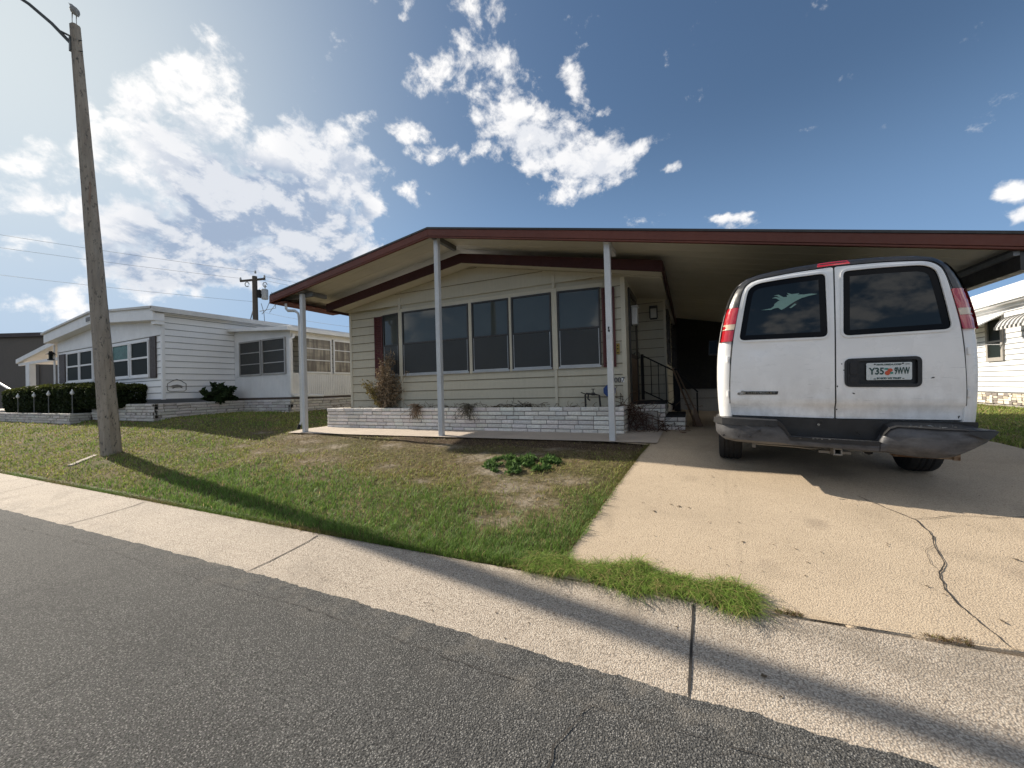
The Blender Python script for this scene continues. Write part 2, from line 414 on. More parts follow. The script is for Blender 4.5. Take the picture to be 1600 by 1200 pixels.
def mat_vcol(name, rough=.8, trans=0.0, spec=.2, bmp=0, bscale=60, famt=.2):
    m, N, b = newmat(name); p = pos(N)
    c = N.n('ShaderNodeVertexColor', layer_name='Col').outputs[0]
    c = N.mix(N.math('MULTIPLY', N.ramp(N.noise(p, 30, 4), .3, .7), famt), c, N.mix(1.0, c, (.5, .5, .5), 'MULTIPLY'))
    L(N, b, 'Base Color', c); L(N, b, 'Roughness', rough); L(N, b, 'Specular IOR Level', spec)
    if bmp: bump(N, b, N.noise(p, bscale, 4, .6), bmp)
    if trans:
        out = [n for n in N.t.nodes if n.type == 'OUTPUT_MATERIAL'][0]
        t = N.n('ShaderNodeBsdfTranslucent', {0: c}).outputs[0]
        N.t.links.new(N.n('ShaderNodeMixShader', {0: trans, 1: b.outputs[0], 2: t}).outputs[0], out.inputs[0])
    return m
def mat_asphalt():
    m, N, b = newmat('asphalt'); p = pos(N)
    v = N.n('ShaderNodeTexVoronoi', {'Vector': p, 'Scale': 125.0}, feature='F1')
    rnd = N.n('ShaderNodeSeparateColor', {0: v.outputs['Color']}).outputs[0]
    st = N.math('MULTIPLY', N.ramp(v.outputs['Distance'], .55, .25), N.ramp(rnd, .45, .9))
    base = N.mix(N.noise(p, 1.3, 6, .65), (.080, .080, .078), (.128, .128, .123))
    base = N.mix(N.math('MULTIPLY', N.ramp(N.noise(p, 140, 4, .7), .42, .60), .92), base, (.022, .022, .022))
    c = N.mix(N.math('MULTIPLY', st, .58), base, (.40, .39, .37))
    tr = N.ramp(N.noise(N.mapping(p, scale=(.12, 1.4, 1)), 1.0, 4), .5, .7)
    c = N.mix(N.math('MULTIPLY', tr, .35), c, (.06, .06, .062))
    y = N.n('ShaderNodeSeparateXYZ', {0: p}).outputs[1]
    gr = N.math('MULTIPLY', N.ramp(y, 1.45, 1.95), N.ramp(N.noise(p, 5, 7, .7), .44, .68)); c = N.mix(N.math('MULTIPLY', gr, .35), c, (.26, .235, .20))
    c = N.mix(N.math('MULTIPLY', N.ramp(N.noise(N.mapping(p, scale=(.5, 1, 1)), .9, 7, .7, .7), .54, .72), .45), c, (.045, .046, .047))
    c = N.mix(N.math('MULTIPLY', N.ramp(N.noise(p, 1.7, 5, .6), .66, .74), .5), c, (.035, .035, .036))
    L(N, b, 'Base Color', c); L(N, b, 'Roughness', .88); L(N, b, 'Specular IOR Level', .18)
    h = N.math('ADD', N.math('MULTIPLY', v.outputs['Distance'], -1.0), N.math('MULTIPLY', N.noise(p, 220, 3), .7))
    bump(N, b, h, .006, .9)
    return m
def mat_concrete(name, a, c2, peb, sc_, amt, dark, bd=.004, extra=None):
    m, N, b = newmat(name); p = pos(N)
    v = N.n('ShaderNodeTexVoronoi', {'Vector': p, 'Scale': sc_}, feature='F1')
    rnd = N.n('ShaderNodeSeparateColor', {0: v.outputs['Color']}).outputs[0]
    c = N.mix(N.ramp(N.noise(p, 1.6, 7, .65), .3, .7), a, c2)
    c = N.mix(N.math('MULTIPLY', N.ramp(rnd, .3, 1.0), amt), c, peb)
    c = N.mix(N.math('MULTIPLY', N.ramp(v.outputs['Distance'], .45, .75), amt*1.1), c, dark)
    c = N.mix(N.math('MULTIPLY', N.ramp(N.noise(p, .8, 8, .7, .8), .54, .72), .45), c, tuple(x*.55 for x in a))
    c = N.mix(N.math('MULTIPLY', N.ramp(N.noise(p, 9, 6, .7), .62, .74), .35), c, tuple(x*.5 for x in a))
    if extra: c = extra(N, p, c, a)
    L(N, b, 'Base Color', c); L(N, b, 'Roughness', .85); L(N, b, 'Specular IOR Level', .3)
    bump(N, b, N.math('ADD', v.outputs['Distance'], N.noise(p, 90, 5, .65)), bd, 1.0)
    return m
def drive_wear(N, p, c, a):
    """oil drips, faint tyre tracks, broad weathering and dark pits"""
    s = N.n('ShaderNodeSeparateXYZ', {0: p}); nz = N.noise(p, 3.0, 6, .65)
    for x, y, r, k in ((1.15, 5.3, .34, .55), (.75, 3.95, .10, .45), (1.75, 3.55, .16, .35), (2.3, 4.6, .22, .4), (-.2, 4.7, .12, .25), (.35, 3.25, .09, .25)):
        d = N.n('ShaderNodeVectorMath', {0: N.n('ShaderNodeCombineXYZ', {0: s.outputs[0], 1: s.outputs[1], 2: 0.0}).outputs[0], 1: (x, y, 0)}, operation='DISTANCE').outputs['Value']
        f = N.ramp(N.math('ADD', N.math('DIVIDE', d, r), N.math('MULTIPLY', N.math('SUBTRACT', nz, .5), 2.2)), 1.1, .2)
        c = N.mix(N.math('MULTIPLY', f, k*.7), c, (.15, .115, .09))
    for x in (.22, 1.92):
        f = N.ramp(N.math('ABSOLUTE', N.math('SUBTRACT', N.math('ADD', s.outputs[0], N.math('MULTIPLY', nz, .12)), x+.06)), .17, .05)
        c = N.mix(N.math('MULTIPLY', f, N.ramp(N.noise(N.mapping(p, scale=(6, .8, 1)), 2.0, 5, .7), .4, .8, 0, .38)), c, tuple(v*.55 for v in a))
    c = N.mix(N.math('MULTIPLY', N.ramp(N.noise(N.mapping(p, scale=(.7, 1.5, 1)), 1.1, 8, .7, .5), .45, .75), .34), c, tuple(v*.62 for v in a))
    return N.mix(N.ramp(N.noise(p, 34, 3, .5), .70, .76), c, tuple(v*.5 for v in a))
def gutter_wear(N, p, c, a):
    """dirt washed along the back of the gutter and dark grit towards the road"""
    y = N.n('ShaderNodeSeparateXYZ', {0: p}).outputs[1]; nz = N.noise(N.mapping(p, scale=(.8, 2.2, 1)), 2.0, 8, .72, .4)
    f = N.math('MULTIPLY', N.ramp(y, 2.30, 2.70), N.ramp(nz, .40, .66)); c = N.mix(N.math('MULTIPLY', f, .55), c, (.16, .135, .105))
    g = N.math('MULTIPLY', N.ramp(y, 2.02, 1.80), N.ramp(N.noise(p, 6, 7, .7), .42, .66)); c = N.mix(N.math('MULTIPLY', g, .4), c, (.18, .16, .14))
    return N.mix(N.math('MULTIPLY', N.ramp(N.noise(N.mapping(p, scale=(1.3, 1, 1)), 1.2, 7, .7, 1.0), .52, .70), .40), c, (.20, .17, .135))
def mat_soil():
    m, N, b = newmat('soil'); p = pos(N)
    c = N.mix(N.ramp(N.noise(p, 1.1, 6, .6), .35, .65), (.13, .12, .05), (.20, .155, .09))
    c = N.mix(N.ramp(N.noise(p, 14, 6, .7), .4, .7), c, (.06, .055, .028))
    v = N.n('ShaderNodeVertexColor', layer_name='Col').outputs[0]
    s = N.n('ShaderNodeSeparateColor', {0: v})
    sand = N.ramp(N.math('ADD', s.outputs[0], N.math('MULTIPLY', N.math('SUBTRACT', N.noise(p, 6, 9, .75), .5), 1.9)), .35, 1.0)
    c = N.mix(sand, c, N.mix(N.noise(p, 40, 4), (.43, .38, .31), (.25, .21, .16)))
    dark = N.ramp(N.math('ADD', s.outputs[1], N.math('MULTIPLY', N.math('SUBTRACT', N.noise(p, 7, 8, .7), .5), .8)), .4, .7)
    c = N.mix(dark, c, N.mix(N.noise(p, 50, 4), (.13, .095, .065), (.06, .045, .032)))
    L(N, b, 'Base Color', c); L(N, b, 'Roughness', .95); L(N, b, 'Specular IOR Level', .1)
    bump(N, b, N.noise(p, 35, 8, .75), .03)
    return m
def mat_ribs(name, c1, axis, pitch, rough=.5, depth=.006):
    """ribbed sheet metal: real relief comes from the mesh where it is close; here a fine bump"""
    m, N, b = newmat(name); p = pos(N)
    s = N.n('ShaderNodeSeparateXYZ', {0: p}).outputs[axis]
    wv = N.math('ABSOLUTE', N.math('SUBTRACT', N.math('FRACT', N.math('DIVIDE', s, pitch)), .5))
    c = N.mix(N.ramp(N.noise(p, 1.5, 5), .35, .7), c1, tuple(v*.84 for v in c1))
    L(N, b, 'Base Color', c); L(N, b, 'Roughness', rough)
    bump(N, b, N.ramp(wv, .05, .2), depth)
    return m
def mat_van():
    m, N, b = newmat('van_white'); p = pos(N)
    c = N.mix(N.ramp(N.noise(p, 2.0, 6, .6), .35, .7), (.82, .82, .81), (.74, .74, .73))
    d = N.ramp(N.noise(N.mapping(p, scale=(1, 1, 3.2)), 4.0, 9, .72, .5), .56, .78)
    c = N.mix(N.math('MULTIPLY', d, .42), c, (.40, .40, .39))
    sc1 = N.ramp(N.noise(N.mapping(p, rot=(0, .05, 0), scale=(1.4, 1.4, 26)), 3.0, 5, .65), .64, .70)
    patchy = N.ramp(N.noise(p, 1.9, 3), .5, .62)
    c = N.mix(N.math('MULTIPLY', N.math('MULTIPLY', sc1, patchy), .5), c, (.30, .31, .33))
    z = N.n('ShaderNodeSeparateXYZ', {0: p}).outputs[2]
    gm = N.math('MULTIPLY', N.ramp(z, 1.75, 1.02), N.ramp(N.noise(N.mapping(p, scale=(2, 2, 1)), 4, 8, .7), .34, .72)); c = N.mix(N.math('MULTIPLY', gm, .42), c, (.34, .32, .29))
    ch = N.ramp(N.noise(p, 26, 3, .5), .76, .79)
    c = N.mix(N.math('MULTIPLY', ch, .7), c, (.09, .085, .08))
    L(N, b, 'Base Color', c); L(N, b, 'Roughness', N.ramp(N.noise(p, 3, 5), .3, .7, .22, .42))
    L(N, b, 'Coat Weight', .25); L(N, b, 'Coat Roughness', .12)
    bump(N, b, N.noise(p, 2.6, 2), .012, .35)
    return m
def mat_scuffed(name, dark, light, thr=(.52, .60), rough=.42, metal=0.0, scale=7, stretch=(1, 1, 2.5), bd=.004):
    m, N, b = newmat(name); p = pos(N)
    f = N.ramp(N.noise(N.mapping(p, scale=stretch), scale, 9, .72, .4), *thr)
    c = N.mix(f, dark, light)
    c = N.mix(N.ramp(N.noise(p, 30, 5, .7), .66, .72), c, tuple(v*.35 for v in light))
    L(N, b, 'Base Color', c); L(N, b, 'Roughness', N.ramp(f, 0, 1, rough+.15, rough)); L(N, b, 'Metallic', metal)
    bump(N, b, N.noise(p, 16, 5), bd)
    return m
def mat_pole():
    m, N, b = newmat('pole_concrete'); p = pos(N)
    c = N.mix(N.ramp(N.noise(N.mapping(p, scale=(3, 3, .35)), 3, 7, .65), .3, .7), (.36, .315, .255), (.24, .205, .165))
    c = N.mix(N.ramp(N.noise(N.mapping(p, scale=(4, 4, 1.4)), 5, 9, .75), .54, .63), c, (.07, .064, .056))
    c = N.mix(N.math('MULTIPLY', N.ramp(N.noise(N.mapping(p, scale=(5, 5, .5)), 2.2, 5), .60, .70), .55), c, (.20, .115, .075))
    L(N, b, 'Base Color', c); L(N, b, 'Roughness', .9)
    bump(N, b, N.noise(N.mapping(p, scale=(2, 2, 1)), 22, 8, .75), .02)
    return m
def mat_screened_curtain():
    m, N, b = newmat('screened_curtain'); p = pos(N)
    s = N.n('ShaderNodeSeparateXYZ', {0: p})
    f = N.noise(N.mapping(p, scale=(1, 4.5, .5)), 2.2, 3, .5)
    c = N.mix(N.ramp(f, .35, .65), (.13, .11, .09), (.36, .32, .25))
    g = N.ramp(N.noise(N.mapping(p, scale=(1, .5, 4.0)), 1.6, 3), .45, .6)
    c = N.mix(N.math('MULTIPLY', g, .5), c, (.12, .10, .085))
    L(N, b, 'Base Color', c); L(N, b, 'Roughness', .5)
    return m

M_asph = mat_asphalt()
M_gut = mat_concrete('gutter_concrete', (.43, .365, .295), (.36, .305, .245), (.60, .535, .45), 112, .65, (.16, .132, .105), .0035, gutter_wear)
M_drv = mat_concrete('drive_concrete', (.485, .392, .282), (.435, .35, .25), (.585, .485, .365), 115, .42, (.23, .175, .13), .0025, drive_wear)
M_slab = mat_concrete('slab_concrete', (.50, .43, .36), (.44, .38, .32), (.55, .48, .41), 130, .3, (.30, .25, .2), .003)
M_soil = mat_soil()
M_crack = pm('crack_dark', (.035, .03, .026), rough=.95)
M_grass = mat_vcol('grass_blades', .6, .38, .25, famt=.0)
M_leaf = mat_vcol('leaves', .6, .35, .15, famt=.15)
M_twig = mat_vcol('dry_twigs', .9, .12, .1, famt=.2)
M_brick = mat_vcol('painted_brick', .85, 0, .3, .008, 45, famt=.35)
M_mortar = pm('mortar', (.27, .25, .225), rough=.95)
M_tan = pm('tan_siding', (.49, .455, .35), (.44, .405, .31), rough=.55, scale=1.2, fine=18, famt=.12, streak=.4)
M_tanshade = pm('siding_lap_shade_dirt', (.16, .14, .095), rough=.8)  # painted shadow line under each lap, with seam dirt
M_whshade = pm('white_siding_lap_shade_dirt', (.26, .27, .28), rough=.8)
M_tantrim = pm('tan_trim', (.55, .51, .40), (.48, .44, .34), rough=.5, famt=.2, streak=.3)
M_wood = pm('brown_wood', (.15, .09, .05), rough=.6)
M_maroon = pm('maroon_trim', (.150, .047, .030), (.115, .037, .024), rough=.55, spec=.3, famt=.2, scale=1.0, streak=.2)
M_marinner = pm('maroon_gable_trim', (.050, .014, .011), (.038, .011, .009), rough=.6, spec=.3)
M_maroond = pm('maroon_shutter', (.10, .022, .018), rough=.55)
M_ceil = pm('cream_ceiling', (.58, .54, .43), (.50, .465, .37), rough=.5, scale=.8, fine=10, famt=.1)
M_rooftop = pm('roof_white', (.62, .61, .58), rough=.6)
M_post = pm('post_white', (.60, .61, .61), (.52, .53, .53), rough=.45, famt=.25, stain=(.30, .27, .20), stain_t=(.66, .80))
M_white = pm('white_paint', (.78, .78, .77), (.70, .70, .69), rough=.5, famt=.12)
M_whiteside = pm('white_siding', (.82, .82, .81), (.76, .76, .75), rough=.5, scale=1.0, famt=.1, streak=.35)
M_ribx = mat_ribs('ribbed_panel_x', (.74, .74, .73), 0, .075)
M_riby = mat_ribs('ribbed_panel_y', (.72, .71, .69), 1, .075)
M_bronze = pm('bronze_frame', (.045, .04, .035), rough=.4, metal=.3)
M_alum = pm('aluminium', (.48, .47, .45), rough=.38, metal=.6, famt=.35)
M_glass = mat_glass('window_glass', (.072, .082, .075), .05, .006, .45)
M_screen = pm('insect_screen', (.036, .037, .034), (.026, .027, .025), rough=.38, scale=.6, spec=.35, famt=.0)
M_nglass = mat_glass('neighbour_glass', (.020, .027, .025), .5, .003, .06)
M_green = pm('green_curtain', (.06, .17, .15), (.03, .09, .08), rough=.5, scale=5)
M_curt = mat_screened_curtain()
M_brown = pm('brown_board', (.075, .055, .043), rough=.8)
M_shut = pm('dark_shutter', (.06, .045, .042), rough=.6)
M_black = pm('black_iron', (.012, .012, .012), rough=.7, spec=.25)
M_tread = pm('black_tread', (.014, .014, .015), rough=.9, bmp=.003)
M_dark = pm('dark_store', (.018, .016, .014), rough=.8)
M_grey = pm('grey_panel', (.33, .31, .28), rough=.7, streak=.4)
M_van = mat_van()
M_vblack = pm('van_black_trim', (.014, .014, .015), (.03, .03, .03), rough=.35, scale=3, famt=.3)
M_vglass = mat_glass('van_glass', (.010, .014, .016), .03, 0, .32)
M_vfrit = mat_glass('van_glass_border', (.004, .004, .005), .2, 0, .12)
M_red = pm('lamp_red', (.42, .012, .018), (.36, .008, .014), rough=.12, famt=.0, coat=1.0)
M_amber = pm('lamp_clear', (.62, .50, .36), rough=.12, famt=.1, coat=1.0)
M_bump = mat_scuffed('bumper_steel', (.038, .038, .041), (.092, .092, .096), (.30, .70), .45, .15, 5)
M_pad = mat_scuffed('bumper_black', (.012, .012, .013), (.10, .10, .10), (.66, .74), .38, 0, 9)
M_rust = mat_scuffed('rusty_steel', (.10, .055, .03), (.22, .17, .12), (.45, .6), .8, .1, 8)
M_under = pm('underbody', (.02, .019, .018), rough=.8)
M_steel = pm('grey_steel', (.22, .21, .19), rough=.5, metal=.5, famt=.5)
M_tyre = pm('tyre_rubber', (.016, .016, .016), rough=.8, famt=.2, bmp=.003)
M_rim = pm('wheel_rim', (.45, .45, .44), rough=.4, metal=.7)
M_plate = pm('plate_white', (.62, .66, .66), rough=.4)
M_pgreen = pm('plate_green', (.012, .055, .045), rough=.5)
M_orange = pm('plate_orange', (.55, .09, .035), rough=.5)
M_pleaf = pm('plate_leaf', (.05, .25, .20), rough=.5)
M_decal = pm('decal_green', (.17, .29, .25), (.14, .25, .215), rough=.4)
M_chrome = pm('badge_chrome', (.55, .55, .55), rough=.2, metal=.9)
M_pole = mat_pole()
M_arm = pm('lamp_arm', (.06, .065, .06), rough=.5, metal=.4)
M_wpole = pm('utility_wood', (.06, .052, .043), rough=.9, streak=.6)
M_xfmr = pm('transformer_grey', (.30, .32, .33), rough=.5)
M_bird = pm('grey_feathers', (.30, .30, .28), (.20, .20, .19), rough=.8, scale=14)
M_birdl = pm('bird_legs', (.20, .19, .17), rough=.7)
M_store = pm('taupe_wall', (.125, .11, .095), (.10, .09, .078), rough=.8, scale=.4, streak=.5)
M_blue = pm('sign_blue', (.012, .05, .20), rough=.4)
M_brass = pm('brass', (.35, .24, .06), rough=.4, metal=.6)
M_num = pm('number_dark', (.05, .05, .07), rough=.5)
M_gal = pm('galvanised', (.20, .20, .19), rough=.5, metal=.5)
M_pipe = pm('dark_pipe', (.028, .026, .025), rough=.6)
M_stick = pm('sticker_silver', (.55, .56, .56), rough=.3)
M_lampglass = pm('frosted_glass', (.62, .60, .52), rough=.3)
M_litter = pm('leaf_litter', (.10, .07, .04), rough=.9)
M_wire = pm('wire', (.12, .13, .14), rough=.6)
M_whitel = pm('white_plastic', (.75, .75, .72), rough=.35)
M_stone = pm('tan_stone', (.40, .36, .29), (.24, .22, .19), rough=.9, scale=4, fine=9, famt=.5)
M_awn = mat_ribs('striped_awning', (.55, .54, .52), 1, .09, .5, .004)

# ------------------------------------------------------------------ setting: ground, road, gutter, drive
def grid_sheet(name, us, vs, fn, mat, kind='structure', parent=None, colfn=None):
    U, Vv = np.meshgrid(us, vs, indexing='ij'); P = np.array([fn(u, v) for u, v in zip(U.ravel(), Vv.ravel())], float)
    n, m = len(us), len(vs); i = np.arange(n*m).reshape(n, m)
    F = np.stack([i[:-1, :-1], i[1:, :-1], i[1:, 1:], i[:-1, 1:]], -1).reshape(-1, 4)
    o = np_mesh(name, P, F, mat, parent, None if colfn is None else np.array([colfn(p) for p in P]), True)
    if kind: o['kind'] = kind
    return o
# bare sand (x, y, radius) and dry dark soil on the lawn
SAND = [(-2.1, 4.15, .45), (-2.6, 4.5, .4), (-1.7, 3.75, .35), (-3.0, 4.9, .45), (-2.3, 5.1, .3), (-1.5, 4.4, .3), (-6.2, 5.0, .35), (-7.2, 5.2, .3),
        (-5.6, 4.4, .22), (-6.0, 4.25, .18), (-6.8, 4.7, .3), (-1.9, 3.35, .25), (-5.0, 5.2, .35), (-8.0, 5.5, .4), (-3.9, 5.4, .4), (-2.0, 5.55, .4), (-6.6, 3.9, .12), (-7.6, 4.5, .2), (-8.6, 4.7, .16), (-5.2, 3.7, .12), (-4.3, 4.3, .2), (-3.3, 4.0, .16), (-9.4, 5.6, .25), (-10.9, 3.3, .2)]
def sand_amt(X, Y):
    a = np.zeros_like(np.asarray(X, float))
    for x, y, r in SAND: a = np.maximum(a, np.exp(-(((X-x)/(r*1.35))**2+((Y-y)/(r*.8))**2)))
    return a
def slab_front(X):                                   # world y of the walkway's front edge
    return HY + (np.asarray(X)-HX)*math.tan(TH) - 1.36
def dry_amt(X, Y):
    """brown, worn lawn in front of the walkway"""
    s = slab_front(X)
    a = sstep(1.5, .1, s-Y)*sstep(-10, -7, X)*sstep(-.2, -.9, X)
    b = np.exp(-(((X+3.6)/2.9)**2+((Y-5.0)/.8)**2))*.7
    return np.maximum(a, b)
def gcol(p):
    X, Y = p[0], p[1]
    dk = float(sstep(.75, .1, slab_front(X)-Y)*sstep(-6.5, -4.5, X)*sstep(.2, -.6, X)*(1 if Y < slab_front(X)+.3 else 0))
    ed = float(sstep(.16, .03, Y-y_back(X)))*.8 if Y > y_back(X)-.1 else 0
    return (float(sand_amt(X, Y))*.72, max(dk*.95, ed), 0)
xs = np.unique(np.concatenate([[-400, -200, -120, -80, -60, -45], np.arange(-36, 6.01, .16), [7, 8, 10, 14, 20, 40, 80, 160, 400]]))
ys = np.unique(np.concatenate([[-400, -100, -30, -8, 0, 1.2, 2.0], np.arange(2.3, 9, .12), np.arange(9, 20, .6), [22, 26, 32, 45, 70, 120, 200, 400]]))
def gfn(x, y): 
    z = float(zg(x, y))
    nb = (mnoise.noise((x*1.3, y*1.3, 0))*.018+mnoise.noise((x*4.1, y*4.1, 3))*.008) if 2.9 < y < 40 else 0
    if (x > x_drive(y)-.1 and x < 3.6 and y < 16) : z -= .03; nb = 0
    return (x, y, z+nb-.006)
grid_sheet('ground', xs, ys, gfn, M_soil, colfn=gcol)
xr = np.concatenate([np.arange(-60, -14, 3), np.arange(-14, -4, .08), np.arange(-4, 1.6, .022), np.arange(1.6, 4, .3), np.arange(4, 60, 3)])
def edge_jit(x): return .018*mnoise.noise((x*3.7, 0, 0))+.016*mnoise.noise((x*11, 2, 0))+.012*mnoise.noise((x*31, 5, 0))+.010*mnoise.noise((x*67, 7, 0))
road = grid_sheet('road', xr, np.linspace(0, 1, 12), lambda x, t: (x, lerp(-7.5, y_front(x)+edge_jit(x)-.005, t), -1.447+.03*math.sin(math.pi*t)-.03*t*0), M_asph)
# concrete gutter strip: shallow dish with a raised back edge and a rough front edge
def gut(x, t):
    yf, yb = float(y_front(x))-.06, float(y_back(x))
    prof = np.interp(t, [0, .08, .3, .75, .93, .97, 1.0], [-1.456, -1.448, -1.44, -1.405, -1.378, -1.380, -1.47])
    return (x, lerp(yf, yb, t), prof)
xg = np.concatenate([np.arange(-60, -14, 3), np.arange(-14, 4, .12), np.arange(4, 60, 3)])
gutter = grid_sheet('gutter', xg, np.array([0, .08, .2, .3, .45, .6, .75, .86, .93, .97, 1.0]), gut, M_gut)
def gut_z(X, Y):
    yf = float(y_front(X))-.06; yb = float(y_back(X)); return gut(X, (Y-yf)/(yb-yf))[2]
def drv_z(X, Y): return float(zg(X, Y))+.012
def drv(x_t, y_t):
    y0 = 2.68; Y = lerp(y0, 14.6, y_t**1.6)
    X = lerp(float(x_drive(Y)), 3.42, x_t)
    Y = max(Y, float(y_back(X))-.012) if y_t < .02 else max(Y, float(y_back(X)))
    if y_t < 1e-6: return (X, Y, -1.43)
    return (X, Y, drv_z(X, Y)+(.004*mnoise.noise((X*.9, Y*.9, 5))))
drive = grid_sheet('driveway', np.linspace(0, 1, 46), np.concatenate([[0, 1e-4], np.linspace(.004, 1, 70)]), drv, M_drv)
def slabf(x, y):
    X, Y, _ = H(x, y); return (X, Y, float(zg(min(X, -.9), Y))+.022)
slab = grid_sheet('walkway', np.linspace(-7.35, .60, 40), np.linspace(-1.36, .9, 14), slabf, M_slab)
mb = MB()
def ribbon(mb, pts, wid, zf, jit=.35):
    vs = []; n = len(pts)
    for i, (x, y) in enumerate(pts):
        a = pts[max(0, i-1)]; b = pts[min(n-1, i+1)]; dx, dy = b[0]-a[0], b[1]-a[1]; l = math.hypot(dx, dy) or 1
        wv = wid*(1+jit*(random.random()*2-1))*(.35 if i in (0, n-1) else 1)/2
        for s in (-1, 1):
            X, Y = x-dy/l*wv*s, y+dx/l*wv*s; vs.append((X, Y, zf(X, Y)+.0045))
    mb.add(vs, [(2*i, 2*i+1, 2*i+3, 2*i+2) for i in range(n-1)])
def wander(pts, step, amp, seed=0):
    out = []; rs = random.Random(seed)
    for i in range(len(pts)-1):
        a, b = pts[i], pts[i+1]; k = max(1, int(math.dist(a, b)/step))
        for j in range(k):
            t = j/k; out.append((lerp(a[0], b[0], t)+rs.uniform(-amp, amp), lerp(a[1], b[1], t)+rs.uniform(-amp, amp)))
    return out+[pts[-1]]
for i in range(-4, 3):                                # construction joints of the gutter
    x = -.12+3.3*i; yf, yb = float(y_front(x))-.02, float(y_back(x))
    ribbon(mb, [(x, lerp(yf, yb, j/10)) for j in range(11)], .013, gut_z, .12)
mb.build('joint', M_crack, gutter, fix=False)
mb = MB()
dcr = [(1.2, 4.61), (1.32, 4.37), (1.44, 4.2), (1.45, 3.98), (1.39, 3.76), (1.36, 3.58), (1.28, 3.42), (1.24, 3.27), (1.25, 3.14), (1.28, 3.0), (1.31, 2.84)]
ribbon(mb, wander(dcr, .034, .007, 3), .0075, drv_z, .35)
ribbon(mb, wander([(1.41, 3.82), (1.31, 3.70), (1.29, 3.55), (1.30, 3.46)], .034, .006, 5), .003, drv_z, .4)
ribbon(mb, wander([(1.44, 4.2), (1.76, 4.37), (1.98, 4.39), (2.16, 4.47), (3.3, 4.5)], .05, .008, 8), .005, drv_z, .4)
mb.build('crack', M_crack, drive, fix=False)
mb = MB()
rz = lambda X, Y: -1.446+.0
def road_z(X, Y):
    yf = float(y_front(X)); t = (Y+7.5)/(yf+7.5); return -1.447+.03*math.sin(math.pi*max(0, min(1, t)))+.001
ribbon(mb, wander([(x, float(y_front(x))-.22+.02*math.sin(x*2)) for x in np.arange(-9, 1.2, .3)], .06, .010, 1), .0024, road_z, .9)
ribbon(mb, wander([(-.52, 1.72), (-.60, 1.45), (-.55, 1.25), (-.56, .9)], .04, .012, 2), .0055, road_z, .6)
ribbon(mb, wander([(-2.6, 1.9), (-3.2, 1.3), (-3.0, .6)], .06, .010, 12), .003, road_z, .6)
mb.build('crack', M_crack, road, fix=False)

